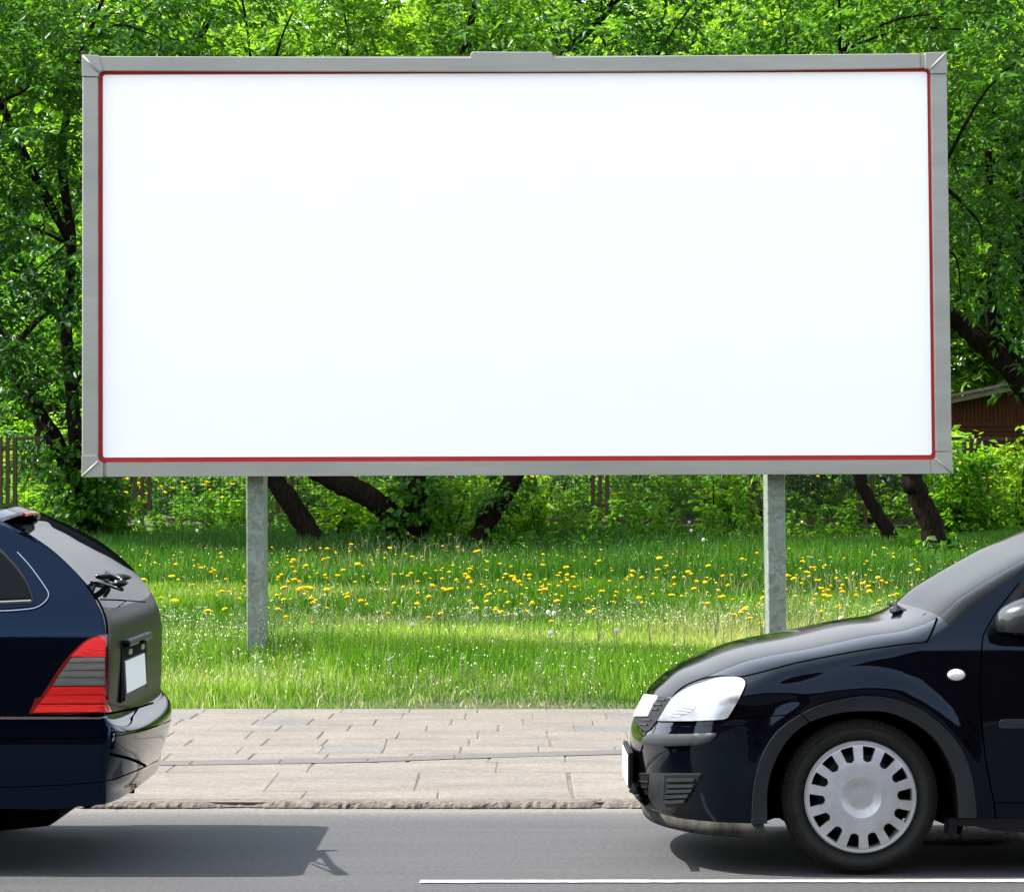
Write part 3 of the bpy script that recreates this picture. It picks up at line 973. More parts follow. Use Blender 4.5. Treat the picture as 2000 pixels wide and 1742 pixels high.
door_line = smoothpoly(C4((1960,395),(1860,520),(1790,610),(1740,690),(1690,780),(1676,830),(1670,900),(1660,1100),(1655,1300)) + C5((1668,120),(1680,250),(1697,430),(1720,600),(1752,770),(1775,870),(1788,1000)), 3)
dly = [p[1] for p in door_line]; dlx = [p[0] for p in door_line]
def rclass(kind, fi, ft, px, py, x, z):
    if kind == 'strip':
        if fi < 5.1: return 'bumper' if fi > 0.0 else 'bumper'
        if fi > 24.6: return 'rear_bumper' if z < .55 else 'body'
        if 15.05 < fi < 19.3 and ft < .66: return 'windscreen'
        if 22.6 < fi < 24.6 and ft < .7 and z > .9: return 'rear_window'
        if 6.0 < fi <= 15.05:
            if px < 1312: return 'bonnet'
            if px < 1812 and py < np.interp(px, blx, bly): return 'bonnet'
        return 'body'
    if x < .85 or (px < 1562 and py > np.interp(px, [1423, 1565], [1404, 1393])): return 'bumper' if py > 1395 else 'body'
    if px > np.interp(py, dly, dlx) and 1130 < py < 1567 and x < 3.0: return 'door'
    return 'body'
RC.build_shell(rclass, {'*': M['paint_black'], 'windscreen': M['glass_dark'], 'rear_window': M['glass_dark']})

RC.overlay("wheel_arch_trim", arch_out + arch_in[::-1], M['plastic'], off=.012, depth=.05, flank=True, step=9, side_normal=True, bev=0)
# lip of the arch turned inwards
ring = [flk3(*p) for p in arch_in]
for sgn in (-1, 1):
    mb = MB()
    n = len(mb.v)
    for x, z in ring:
        w = RC.Wd(x, z)+.010
        mb.v += [(x, RYC+sgn*w, z), (x, RYC+sgn*(w-.25), z)]
    for i in range(len(ring)-1): mb.f.append((n+2*i, n+2*i+2, n+2*i+3, n+2*i+1))
    mb.build("wheel_arch_liner", M['void'], rc)
def well(xc, r):
    for sgn in (-1, 1):
        mb = MB()
        n = 28; b = len(mb.v)
        for k in range(n+1):
            a = math.pi*(-.12+1.24*k/n)
            for w in (.80, .42): mb.v.append((xc+r*math.cos(a), RYC+sgn*w, wheelZ+r*math.sin(a)))
        for k in range(n): mb.f.append((b+2*k, b+2*k+2, b+2*k+3, b+2*k+1))
        b = len(mb.v)
        mb.v.append((xc, RYC+sgn*.42, wheelZ))
        for k in range(n+1):
            a = math.pi*(-.12+1.24*k/n); mb.v.append((xc+r*math.cos(a), RYC+sgn*.42, wheelZ+r*math.sin(a)))
        for k in range(n): mb.f.append((b, b+1+k, b+2+k))
        mb.build("wheel_well", M['void'], rc)
well(cxm, .385); well(rWheel2, .375)
RC.overlay("sill", [(1906,1598),(2600,1598),(2600,1626),(2000,1625.5),(1940,1621),(1905,1613),(1872,1612),(1872,1598)], M['plastic_dark'], off=.004, depth=.08, flank=True, step=30, side_normal=True)
RC.overlay("mud_flap", [(1856,1600),(1873,1600),(1871.5,1618),(1870,1636),(1863,1633),(1854,1632)], M['plastic_dark'], off=-.03, depth=.14, flank=True, step=30, side_normal=True, smooth=False)
# underbody
mb = MB()
mb.box(.75, 4.15, RYC-.60, RYC+.60, .19, .24)
mb.box(1.75, 3.3, RYC-.78, RYC+.78, .19, .24)
mb.box(.70, .92, RYC-.66, RYC+.66, .20, .30)
mb.box(.92, 1.7, RYC-.38, RYC+.38, .19, .5)
mb.box(3.25, 4.2, RYC-.38, RYC+.38, .21, .5)
mb.build("underbody", M['void'], rc)
for X_ in (wheelX, rWheel2):
    wheel(rc, X_, 10.955, wheelZ)
    wheel(rc, X_, 2*RYC-10.955, wheelZ, True)
# dusty lip below the bumper
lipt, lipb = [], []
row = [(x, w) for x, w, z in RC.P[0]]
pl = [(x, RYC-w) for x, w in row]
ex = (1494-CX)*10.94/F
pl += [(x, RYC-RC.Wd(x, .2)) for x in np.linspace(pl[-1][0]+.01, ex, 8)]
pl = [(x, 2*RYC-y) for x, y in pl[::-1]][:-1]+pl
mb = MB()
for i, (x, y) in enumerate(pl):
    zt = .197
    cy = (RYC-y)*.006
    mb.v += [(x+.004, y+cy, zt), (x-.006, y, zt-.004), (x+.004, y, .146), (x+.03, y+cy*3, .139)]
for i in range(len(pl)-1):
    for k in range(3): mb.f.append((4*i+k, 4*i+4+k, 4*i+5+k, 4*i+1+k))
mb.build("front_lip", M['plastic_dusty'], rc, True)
# headlamp
lamp = smoothpoly(B2((440,400),(478,335),(520,262),(575,175),(650,105),(740,45),(850,-5)), 3) + smoothpoly(C3((800,328),(880,319),(960,317),(1020,326),(1046,342)), 3)[1:] + smoothpoly(C3((1052,362),(1020,440),(970,530),(920,612)), 3) + smoothpoly(C3((890,625),(780,633),(600,640),(500,640),(405,641)), 3)
hl = RC.overlay("headlight", lamp, M['reflector'], off=.003, depth=.03, step=5)
lamp_in = lamp
lc = np.mean(np.array(lamp), axis=0)
RC.overlay("lens", [tuple(lc+(np.array(p)-lc)*.985) for p in lamp], M['clear'], off=.010, depth=.005, step=5, parent=hl, dome=.006)
# reflector bowls inside
def ribbed():
    m, nt, p = new_mat("ribbed_reflector")
    tc = N(nt, "ShaderNodeTexCoord"); w = N(nt, "ShaderNodeTexWave", Scale=28.0, Distortion=3.0, Detail=1.0)
    w.bands_direction = 'Z'
    nt.links.new(tc.outputs["Object"], w.inputs["Vector"])
    cr_ = N(nt, "ShaderNodeValToRGB"); cr_.color_ramp.elements[0].color = (.66, .66, .67, 1); cr_.color_ramp.elements[1].color = (.85, .85, .84, 1)
    nt.links.new(w.outputs[0], cr_.inputs[0]); nt.links.new(cr_.outputs[0], p.inputs["Base Color"])
    b = N(nt, "ShaderNodeBump", Strength=.12, Distance=.003); nt.links.new(w.outputs[0], b.inputs["Height"]); nt.links.new(b.outputs[0], p.inputs["Normal"])
    p.inputs["Metallic"].default_value = .5; p.inputs["Roughness"].default_value = .25
    return m
RC.overlay("reflector_bowl", smoothpoly(B2((680,200),(720,120),(800,60),(880,70),(900,150),(880,240),(810,300),(700,345),(600,350),(570,310),(620,260),(680,200)), 2)[:-1], ribbed(), off=.0045, depth=.002, step=5, parent=hl)
RC.overlay("indicator_bulb_housing", smoothpoly(B2((960,290),(1060,230),(1200,215),(1180,290),(1110,350),(960,360),(930,330),(960,290)), 2)[:-1], mat("pale_blue_reflector", (.62, .68, .76), rough=.3, metal=.5), off=.0045, depth=.002, step=5, parent=hl)
RC.seam("headlight_gasket", lamp + [lamp[0]], w=2.0, off=.006, parent=hl)
RC.seam("bonnet_gap", bonnet_line, w=2.2)
RC.seam("bonnet_gap", C4((1225,856),(1245,850),(1270,800),(1300,730),(1322,668)), w=4.0)
RC.seam("bumper_gap", C3((915,620),(1100,608),(1300,594),(1465,582)), w=2.0)
RC.seam("door_gap", [p for p in door_line], w=2.8, flank=False)
RC.seam("door_gap", C5((1775,872),(1900,874),(2300,880),(2900,885)), w=2.0, flank=True)
RC.seam("trim_gap", C5((320,203),(395,275)), w=2, flank=True, off=.014)
# bumper rub strip
RC.overlay("bumper_strip", smoothpoly(C3((290,803),(296,775),(312,752),(345,740),(400,735),(600,732),(800,724),(832,724)), 2) + smoothpoly(C3((838,733),(822,760),(790,790),(740,806),(680,814),(560,819),(420,821),(300,814)), 2), M['plastic'], off=.010, depth=.02, step=5, dome=.004)
# lower openings
lowtrim = C3((243,1018),(712,1020),(722,1024),(700,1075),(655,1150),(605,1225),(560,1262),(500,1285),(430,1292),(330,1280),(270,1250),(228,1205),(232,1185),(246,1120))
lt = RC.overlay("lower_grille_surround", lowtrim, M['plastic'], off=.003, depth=.02, step=6)
g1 = B2((205,985),(345,990),(342,1060),(330,1120),(322,1330),(290,1325),(240,1300),(225,1280),(240,1190))
RC.overlay("grille_opening", g1, M['void'], off=.0045, depth=.002, step=6, parent=lt)
g2 = B2((520,1005),(925,1003),(895,1060),(850,1140),(805,1220),(770,1275),(720,1312),(505,1322))
RC.overlay("fog_recess", g2, M['plastic_dark'], off=.0045, depth=.002, step=6, parent=lt)
for (a, b) in (((560,1042),(868,1042)), ((560,1112),(862,1108)), ((548,1172),(838,1166)), ((540,1232),(800,1224)), ((528,1292),(760,1284))):
    sl = B2((a[0], a[1]), (b[0], b[1]), (b[0]-14, b[1]+32), (a[0]-6, a[1]+36))
    RC.overlay("slat", sl, M['plastic'], off=.010, depth=.004, step=6, parent=lt, smooth=False)
for (a, b) in (((225,1060),(340,1075)), ((230,1130),(335,1135)), ((240,1200),(330,1215)), ((245,1262),(325,1282))):
    sl = B2((a[0], a[1]), (b[0], b[1]), (b[0]-4, b[1]+14), (a[0]+4, a[1]+16))
    RC.overlay("slat", sl, M['plastic'], off=.008, depth=.003, step=6, parent=lt, smooth=False)
RC.overlay("broken_trim_hole", B2((655,1372),(700,1380),(770,1405),(830,1450),(850,1480),(790,1505),(660,1500),(600,1440),(640,1415)), M['void'], off=.0015, depth=.002, step=6, mirror=False)
# nose: bumper centre piece and upper grille with blank bar
gr = RC.overlay("upper_grille", C3((405,458),(488,470),(478,492),(440,560),(390,640),(345,700),(318,716),(285,700),(262,668),(226,658),(240,604),(300,520)), M['plastic_dark'], off=.004, depth=.02, step=5)
RC.overlay("grille_bar", C3((312,451),(404,456),(384,505),(338,604),(236,604),(262,545)), mat("grille_bar_silver", (0.75, 0.76, 0.76), rough=.55), off=.012, depth=.015, step=5, parent=gr)
for k in range(5):
    y_ = 478+k*34+ (44 if k > 2 else 0)
    x_ = 462-k*26-(26 if k > 2 else 0)
    RC.overlay("slat", C3((x_-58, y_), (x_, y_+2), (x_-5, y_+12), (x_-63, y_+10)), M['plastic'], off=.009, depth=.004, step=6, parent=gr, smooth=False)
RC.seam("bumper_gap", B2((560,160),(500,240),(430,350),(350,470),(300,530),(272,600),(262,680),(240,760),(238,960)), w=2.4)
# number plate with holder, on the nose
def plate(car, yc, px, pyt, pyb, w, yaw, root, sgn, ph=.112, tilt=0.0, zc=None):
    X = (px-CX)*yc/F
    zt = EYE+(HY-pyt)*yc/F; zb = EYE+(HY-pyb)*yc/F
    mb = MB(); e = .012
    def slabp(mbx, x0, x1, y0, y1, z0, z1):
        v, f = box_vf(x0, x1, y0, y1, z0, z1)
        v = [(x + (z-z0)*tilt, y, z) for x, y, z in v]
        mbx.add(v, f)
    slabp(mb, X-.008, X+.012, yc-w/2-.01, yc+w/2+.01, zb-.012, zt+.016)
    h = mb.build("number_plate_holder", M['plastic_dark'], root); bevel(h, .004)
    mb = MB(); slabp(mb, X-.012 if sgn < 0 else X+.013, X-.009 if sgn < 0 else X+.016, yc-w/2, yc+w/2, zb, zt)
    mb.build("number_plate", M['plate_white'], h)
plate(RC, RYC, 1226, 1465, 1521, .52, 0, rc, -1)
# bracket behind the plate
v, f = box_vf((1226-CX)*RYC/F+.01, .56, RYC-.12, RYC+.12, .26, .36); mesh("plate_bracket", v, f, M['plastic_dark'], rc)
# side indicator
ell = [(1867.5+17*math.cos(a), 1317.5+11*math.sin(a)) for a in np.linspace(0, 2*math.pi, 24, endpoint=False)]
ind = RC.overlay("side_indicator", [(1867.5+20*math.cos(a), 1317.5+13.5*math.sin(a)) for a in np.linspace(0, 2*math.pi, 24, endpoint=False)], M['plastic_dark'], off=.002, depth=.004, step=5)
RC.overlay("lens", ell, mat("pale_lens", (.68, .66, .64), rough=.15, coat=1), off=.003, depth=.004, step=4, dome=.006, parent=ind)
# door strip
RC.overlay("door_strip", smoothpoly([(1952,1420),(1951,1413),(1953,1407),(1958,1404.5),(1966,1404)], 2)+[(2500,1399),(2500,1418),(1958,1421.5)], M['plastic'], off=.010, depth=.02, step=9, flank=True)
# door window and its frame
RC.overlay("window_frame", C4((2000,375),(1975,405),(1900,500),(1850,640),(1790,778),(3600,770),(3600,180),(2100,270)), M['plastic_dark'], off=.004, depth=.01, step=14)
RC.overlay("side_window", C4((2040,395),(1960,520),(1890,650),(1850,762),(3500,755),(3500,215),(2200,300)), M['glass_dark'], off=.006, depth=.004, step=14)
# mirror
mv = []; mf = []
nl, ns_ = 16, 12
mc = W3(2022, 1200, 10.86)
for i in range(ns_+1):
    for j in range(nl):
        ph_ = math.pi*i/ns_; th_ = 2*math.pi*j/nl
        sx = math.sin(ph_)*math.cos(th_); sz = math.cos(ph_); sy = math.sin(ph_)*math.sin(th_)
        sx = math.copysign(abs(sx)**.75, sx); sz = math.copysign(abs(sz)**.7, sz)
        taper = 1.0+.25*sx
        x = mc.x+.145*sx; z = mc.z+.075*sz*taper - (.02 if sz < -.3 else 0) + .02*sx
        z = max(z, EYE+(HY-1234)*10.9/F)
        mv.append((x, mc.y+.10*sy, z))
for i in range(ns_):
    for j in range(nl): mf.append((i*nl+j, i*nl+(j+1) % nl, (i+1)*nl+(j+1) % nl, (i+1)*nl+j))
mesh("door_mirror", mv, mf, mat("mirror_plastic", (.014, .016, .018), rough=.28, coat=.3), rc, True)
v, f = box_vf(mc.x-.06, mc.x+.1, mc.y+.05, mc.y+.2, mc.z-.08, mc.z-.04); mesh("mirror_foot", v, f, M['plastic_dark'], rc)
# wipers at the foot of the windscreen
def wiper(car, pts, name="wiper", r=.011):
    P3 = [car.hit(x, y)[0]+Vector((0, -.005, .018)) for x, y in pts]
    mb = MB(); mb.tube(P3, [r*1.4]+[r]*(len(P3)-2)+[r*.6], 8)
    return mb, P3
def lump(mb, c, sx, sy, sz, rnd):
    n = len(mb.v)
    for i in range(7):
        for j in range(10):
            a = math.pi*i/6; b = 2*math.pi*j/10
            k = 1+rnd.uniform(-.1, .1)
            mb.v.append((c.x+sx*math.sin(a)*math.cos(b)*k, c.y+sy*math.sin(a)*math.sin(b)*k, c.z+sz*math.cos(a)*k))
    for i in range(6):
        for j in range(10): mb.f.append((n+i*10+j, n+i*10+(j+1) % 10, n+(i+1)*10+(j+1) % 10, n+(i+1)*10+j))
rw = random.Random(2)
for (yo, xo) in ((-.45, 0), (.05, -.06)):
    base = Vector(((1770-CX)*RYC/F+xo+.03, RYC+yo, EYE+(HY-1199)*RYC/F))
    mb = MB()
    lump(mb, base+Vector((0, 0, .008)), .03, .035, .014, rw)
    P3 = [base+Vector((0, 0, .016)), base+Vector((.01, .12, .022)), base+Vector((.03, .28, .026)), base+Vector((.02, .42, .022))]
    mb.tube(P3, [.012, .010, .009, .007], 8)
    mb.tube([base+Vector((.03, -.02, .014)), base+Vector((.05, .5, .018))], .006, 6)
    mb.build("wiper", M['plastic_dark'], rc, True)

# =================================================================== dark blue estate (left)
LYC = 10.93+.845
lc_ = empty("estate_car", (-3.4, LYC, 0), "dark blue estate car at the left edge with red and smoked tail light", "car")
c0px = [(303,1510),(305,1500),(309,1484),(321,1460),(331,1432),(335,1406),(331,1389),(306,1373),(296,1359),(297,1316),(299,1281),(300,1244),(299,1219),(294,1194),(284,1176),(259,1142),(218,1106),(184,1080),(149,1057),(115,1037),(77,1019)]
c1px = [(200,1566),(200,1545),(200,1512),(200,1480),(200,1452),(200,1427),(200,1408),(200,1396),(200,1384),(200,1340),(200,1305),(200,1265),(197,1230),(190,1190),(178,1160),(152,1122),(108,1080),(74,1056),(38,1036),(-2,1016),(-55,1000)]
lzW = [(0,.82),(.24,.83),(.36,.845),(.55,.85),(.75,.845),(.9,.83),(.97,.81),(1.05,.775),(1.2,.705),(1.35,.63),(1.5,.56)]
def ltab(z): return float(np.interp(z, [a for a, b in lzW], [b for a, b in lzW]))
lc0 = []
for i, (x, y) in enumerate(c0px):
    t = max(0, min(1, (i-13)/6)); q0 = pz(x, y, LYC+.42+.08*t); lc0.append((q0[0]-.05*max(0, t-.6), q0[1]+.015*t))
lc1 = []
for x, y in c1px:
    w = .82
    for _ in range(5): q = pz(x, y, LYC-w); w = ltab(q[1])
    lc1.append(q)
lc0 += [(-2.28,1.385),(-3.0,1.46),(-3.6,1.42),(-3.95,1.28),(-4.35,1.03),(-4.7,.93),(-5.2,.86),(-5.6,.74),(-5.75,.6),(-5.78,.4),(-5.72,.24)]
lc1 += [(-2.35,1.35),(-3.0,1.38),(-3.6,1.33),(-3.95,1.2),(-4.3,.98),(-4.6,.85),(-5.1,.80),(-5.5,.70),(-5.5,.58),(-5.5,.4),(-5.5,.24)]
lne = [2.4,2.4,2.4,2.4,2.5,2.5,2.6,3.0,4.0,5.0,5.0,5.0,4.5,4.0,4.0,4,4,4,4,4,4] + [4.5]*5 + [3]*3 + [2.5]*3
lw1, lw2 = -2.30, -4.99
lb = [(-6.0, .24)]
for xc in (lw2, lw1):
    lb.append((xc-.362, .24))
    for a in np.linspace(math.pi-.1, .1, 40): lb.append((xc+.36*math.cos(a), .30+.36*math.sin(a)))
    lb.append((xc+.362, .25))
lb += [(-1.72, pz(118, 1579, 10.95)[1]), (-1.45, pz(200, 1566, 10.95)[1])]
M['paint_dusty'] = mat("dusty_dark_paint", (0.003, 0.0028, 0.003), rough=0.33, spec=0.08, coat=0.0, col2=(0.006, 0.0055, 0.005), vscale=3)
LCAR = Car(lc_, LYC, lzW, lc0, lc1, lne, 11, 28, np.array(sorted(lb)), lambda x, z: .020/(1+math.exp((z-.555)/.03)) if x > -2.0 else .020/(1+math.exp((z-.555)/.03))*max(0, 1-(-2.0-x)/.25)*0, sub=8, nth=26)
tail_line = smoothpoly(L1((-300,20),(0,215),(120,292),(300,405),(450,512),(600,650),(720,780),(800,880),(850,955),(890,1050),(908,1130),(912,1215)), 3)
tlx = [p[0] for p in tail_line]; tly = [p[1] for p in tail_line]
def lclass(kind, fi, ft, px, py, x, z):
    if kind == 'strip':
        if fi < 7.4: return 'bumper'
        if fi > 28.5: return 'front_bumper' if z < .55 else 'body'
        if 14.1 < fi < 20.4 and ft < .93: return 'rear_window'
        if 23.2 < fi < 24.8 and ft < .7: return 'windscreen'
        if 7.4 <= fi < 20.6 and (px > np.interp(py, tly, tlx)) : return 'tailgate'
        return 'body'
    if py > 1402 and x > -1.9: return 'bumper'
    return 'body'
LCAR.build_shell(lclass, {'*': M['paint_blue'], 'tailgate': M['paint_dusty'], 'rear_window': M['glass_dark'], 'windscreen': M['glass_dark']})
LCAR.seam("tailgate_gap", tail_line, w=3.2)
LCAR.seam("tailgate_gap", [(209.5,1239),(209,1300),(209,1345)] + L2((910,140),(945,212)), w=3.0)
LCAR.seam("window_gap", L1((850,917),(1000,921),(1130,931),(1236,940)), w=2.2)
LCAR.seam("bumper_gap", L2((232,243),(500,243),(800,243),(945,226),(1080,200),(1200,172),(1290,143)), w=4.0)
LCAR.seam("bumper_crease", smoothpoly(L2((-400,450),(0,445),(400,443),(700,438),(850,430),(1050,408),(1250,360),(1350,328),(1435,296)), 3), w=1.8)
LCAR.seam("bumper_crease", smoothpoly(L2((-400,862),(0,855),(500,835),(700,822),(850,808),(1000,772),(1200,692),(1322,637)), 3), w=1.8)
LCAR.overlay("bumper_highlight", L2((-400,258),(600,260),(900,266),(880,276),(600,280),(-400,280)), M['highlight_metal'], off=.009, depth=.02, step=8)  # bright strip drawn as the highlight along the bumper top
# tail light with its bands
tl = [(209,1239)] + smoothpoly(L1((895,1214),(800,1235),(730,1265),(640,1340),(540,1450),(440,1600),(350,1742)), 3) + L2((300,100),(245,232)) + L2((600,238),(940,213),(905,140)) + [(209,1345)]
tlo = LCAR.overlay("tail_light", tl, mat("dark_red_lens", (.12, .004, .004), rough=.15, coat=1), off=.004, depth=.02, step=6)
LCAR.overlay("upper_lens", [(206.5,1243)] + smoothpoly(L1((800,1246),(740,1275),(655,1350),(605,1405)), 3) + [(206.5,1282.5)], M['red_lens'], off=.010, depth=.006, step=5, parent=tlo)
lx = lambda y: float(np.interp(y, [1282, 1300, 1320, 1341, 1360, 1380, 1391], [141.5, 128, 114, 101, 88, 72, 64]))
for (ya, yb) in ((1284, 1293.5), (1295, 1308.5), (1310, 1322.5), (1324, 1338.5)):
    LCAR.overlay("smoked_band", [(lx(ya)+1, ya), (205.5, ya-.5), (205.5, yb-.5), (lx(yb)+1, yb)], M['grey_lens'], off=.010, depth=.006, step=5, parent=tlo)
for (ya, yb) in ((1341, 1356), (1357, 1373.5), (1375.5, 1391)):
    xr = 206.5 if ya < 1370 else 210
    LCAR.overlay("lower_lens", [(lx(ya)+1, ya), (xr-2, ya), (xr, yb-1), (lx(yb)+1, yb)], M['red_lens'], off=.010, depth=.006, step=5, parent=tlo)
# side window with trims
LCAR.overlay("window_seal", smoothpoly(L1((-500,130),(-200,262),(0,382),(150,512),(250,620),(340,740),(395,830),(408,862),(396,915),(360,950),(300,975)), 3) + L1((0,1000),(-500,1010)), M['paint_blue'], off=.005, depth=.01, flank=True, step=9)
wf = LCAR.overlay("side_window_frame", smoothpoly(L1((-500,250),(-200,360),(0,488),(80,570),(175,680),(240,790),(275,885),(282,935),(270,955)), 3) + L1((0,965),(-500,970)), M['plastic_dark'], off=.009, depth=.01, flank=True, step=9)
LCAR.overlay("side_window", smoothpoly(L1((-500,290),(-200,400),(0,520),(75,590),(160,690),(225,790),(256,880),(262,912)), 3) + L1((0,920),(-500,925)), M['glass_dark'], off=.012, depth=.004, flank=True, step=9, parent=wf)
LCAR.seam("chrome_trim", smoothpoly(L1((150,512),(250,620),(340,740),(402,832),(416,870),(405,910),(360,955),(300,985),(200,1000),(0,1012),(-500,1020)), 3), w=1.7, mt=mat("satin_alloy", (.30,.33,.38), rough=.3, metal=.9), flank=True, off=.010)
LCAR.seam("chrome_trim", L1((-500,940),(0,934),(268,922)), w=2.2, mt=mat("dull_alloy", (.35,.36,.38), rough=.3, metal=.9), flank=True, off=.015)
# spoiler with high brake light: built across the car
def sweep(name, prof, y0, y1, mt, parent, crown=0.0, n=24, taper=0.0):
    v, f = [], []
    m = len(prof)
    for i in range(n+1):
        t = -1+2*i/n; y = (y0+y1)/2+(y1-y0)/2*t
        for x, z in prof:
            k = 1-taper*abs(t)**6
            v.append((prof[0][0]+(x-prof[0][0])*k-crown*t*t, y, z-.5*crown*t*t))
    for i in range(n):
        for k in range(m): f.append((i*m+k, i*m+(k+1) % m, (i+1)*m+(k+1) % m, (i+1)*m+k))
    f.append(tuple(range(m))); f.append(tuple(n*m+k for k in range(m))[::-1])
    o = mesh(name, v, f, mt, parent); fix_normals(o); bevel(o, .004); return o
q = lambda x, y: pz(x, y, LYC)
def cross(name, prof, y0, y1, mt, parent, yc, crz, crx=0.0, n=24):
    v, f = [], []; m = len(prof)
    for i in range(n+1):
        y = y0+(y1-y0)*i/n; t = (y-yc)/.5
        for x, z in prof: v.append((x-crx*t*t, y, z-crz*t*t))
    for i in range(n):
        for k in range(m): f.append((i*m+k, i*m+(k+1) % m, (i+1)*m+(k+1) % m, (i+1)*m+k))
    f.append(tuple(range(m))); f.append(tuple(n*m+k for k in range(m))[::-1])
    o = mesh(name, v, f, mt, parent); fix_normals(o); bevel(o, .003); return o
sp = cross("spoiler", [q(-160,976), q(-60,979), q(0,983), q(40,989), q(60,997), q(63,1003), q(56,1006), q(20,1003), q(-160,1000)], LYC-.58, LYC+.52, M['paint_blue'], lc_, LYC, .036, .055)
cross("brake_light", [q(20,992), q(52,996), q(66,999.5), q(66.5,1006.5), q(20,1003)], LYC-.16, LYC+.30, M['red_lens'], sp, LYC, .036, .055)
# tailgate handle, plate recess, plate
XT = max(p[0] for p in LCAR.c0[9*8:11*8])       # tailgate face
def zt(py, Y=LYC): return EYE+(HY-py)*Y/F
def pbox(name, x0, x1, y0, y1, z0, z1, mt, parent, bev=.004, tilt=0.0):
    v, f = box_vf(x0, x1, y0, y1, z0, z1)
    v = [(x-tilt*(z-z0), y, z) for x, y, z in v]
    return bevel(mesh(name, v, f, mt, parent), bev)
PYC = LYC-.19
rec = pbox("plate_recess", XT-.03, XT+.002, PYC-.40, PYC+.36, zt(1352), zt(1246), M['void'], lc_, .002)
hd = pbox("tailgate_handle", XT-.02, XT+.030, PYC-.36, PYC+.34, zt(1251), zt(1236), M['paint_dusty'], lc_, .012)
pbox("handle_button", XT+.012, XT+.033, PYC-.06, PYC+.06, zt(1250), zt(1246), M['seam'], hd, .001)
for dy in (-.22, .16): pbox("plate_lamp", XT+.001, XT+.008, PYC+dy, PYC+dy+.09, zt(1268), zt(1258), mat("dull_lens", (.20, .18, .15), rough=.3), rec, .002)
hold = pbox("number_plate_holder", XT+.002, XT+.010, PYC-.345, PYC+.275, zt(1350), zt(1274), M['plastic'], lc_, .003, tilt=.05)
pbox("number_plate", XT+.0105, XT+.0135, PYC-.33, PYC+.26, zt(1337), zt(1277), M['plate_white'], hold, .001, tilt=.05)
# rear wiper
mb = MB(); rw = random.Random(5)
wp = [LCAR.hit(x, y) for x, y in L1((800,752),(880,762),(950,768),(1010,780),(1050,790),(1060,800))]
P3 = [p+n*.018 for p, n in wp]
mb.tube([P3[0], P3[1], P3[2], P3[3]], [.008, .015, .015, .012], 8)
mb.tube([P3[1]+Vector((0,0,.02)), P3[3]+Vector((.02,0,.01)), P3[4]], [.008, .012, .008], 8)
a, b = LCAR.hit(*L1((800,745))[0]), LCAR.hit(*L1((1040,745))[0])
mb.tube([a[0]+a[1]*.015, (a[0]+b[0])/2+a[1]*.022, b[0]+b[1]*.015], [.006, .009, .006], 8)
a, b = LCAR.hit(*L1((820,785))[0]), LCAR.hit(*L1((1040,830))[0])
mb.tube([a[0]+a[1]*.01, b[0]+b[1]*.01], [.005, .008], 8)
lump(mb, P3[2]+Vector((.02, 0, .005)), .045, .03, .014, rw)
lump(mb, P3[4]+Vector((-.01, 0, .005)), .03, .025, .013, rw)
mb.build("rear_wiper", mat("gloss_black_plastic", (.002,.002,.002), rough=.3, spec=.3), lc_, True)
# below the bumper
def cbox(name, pts, y0, y1, mt, bev=.02):
    a = [pz(x, y, LYC-.6) for x, y in pts]; n = len(a)
    v = [(x, y0, z) for x, z in a]+[(x, y1, z) for x, z in a]
    f = [tuple(range(n))[::-1], tuple(range(n, 2*n))]+[(i, (i+1) % n, n+(i+1) % n, n+i) for i in range(n)]
    o = mesh(name, v, f, mt, lc_); fix_normals(o); bevel(o, bev, 3); return o
cbox("silencer", [(-350,1540),(118,1540),(116,1592),(108,1607),(92,1613),(0,1622),(-350,1635)], LYC-.62, LYC-.05, M['void'])
cbox("tow_cover", [(140,1560),(192,1560),(197,1570),(160,1586),(146,1573)], LYC-.5, LYC-.35, M['plastic_dark'], .003)
mb = MB()
ex0 = pz(236, 1541, LYC-.2); ex1 = pz(262, 1536, LYC-.2)
mb.tube([(ex0[0]-.3, LYC-.2, ex0[1]+.01), (ex1[0], LYC-.2, ex1[1])], .026, 14, cap=False)
mb.tube([(ex0[0]-.3, LYC-.2, ex0[1]+.01), (ex1[0]-.005, LYC-.2, ex1[1])], .021, 14)
mb.build("exhaust_pipe", M['steel_black'], lc_, True)
mb = MB()
mb.box(-5.5, -1.62, LYC-.6, LYC+.6, .23, .28)
mb.box(-1.75, -1.50, LYC-.7, LYC+.7, .30, .34)
mb.box(-4.6, -2.7, LYC-.79, LYC+.79, .22, .28)
mb.box(-5.4, -1.7, LYC-.42, LYC+.42, .26, .5)
mb.build("underbody", M['void'], lc_)
for xc in (lw1, lw2):
    for sgn in (-1, 1):
        mb = MB()
        n = 28; b = len(mb.v)
        for k in range(n+1):
            a = math.pi*(-.12+1.24*k/n)
            for w in (.83, .45): mb.v.append((xc+.38*math.cos(a), LYC+sgn*w, .3+.38*math.sin(a)))
        for k in range(n): mb.f.append((b+2*k, b+2*k+2, b+2*k+3, b+2*k+1))
        mb.build("wheel_well", M['void'], lc_)
    wheel(lc_, xc, 10.96, .309, False, .309/.2885)
    wheel(lc_, xc, 2*LYC-10.96, .309, True, .309/.2885)
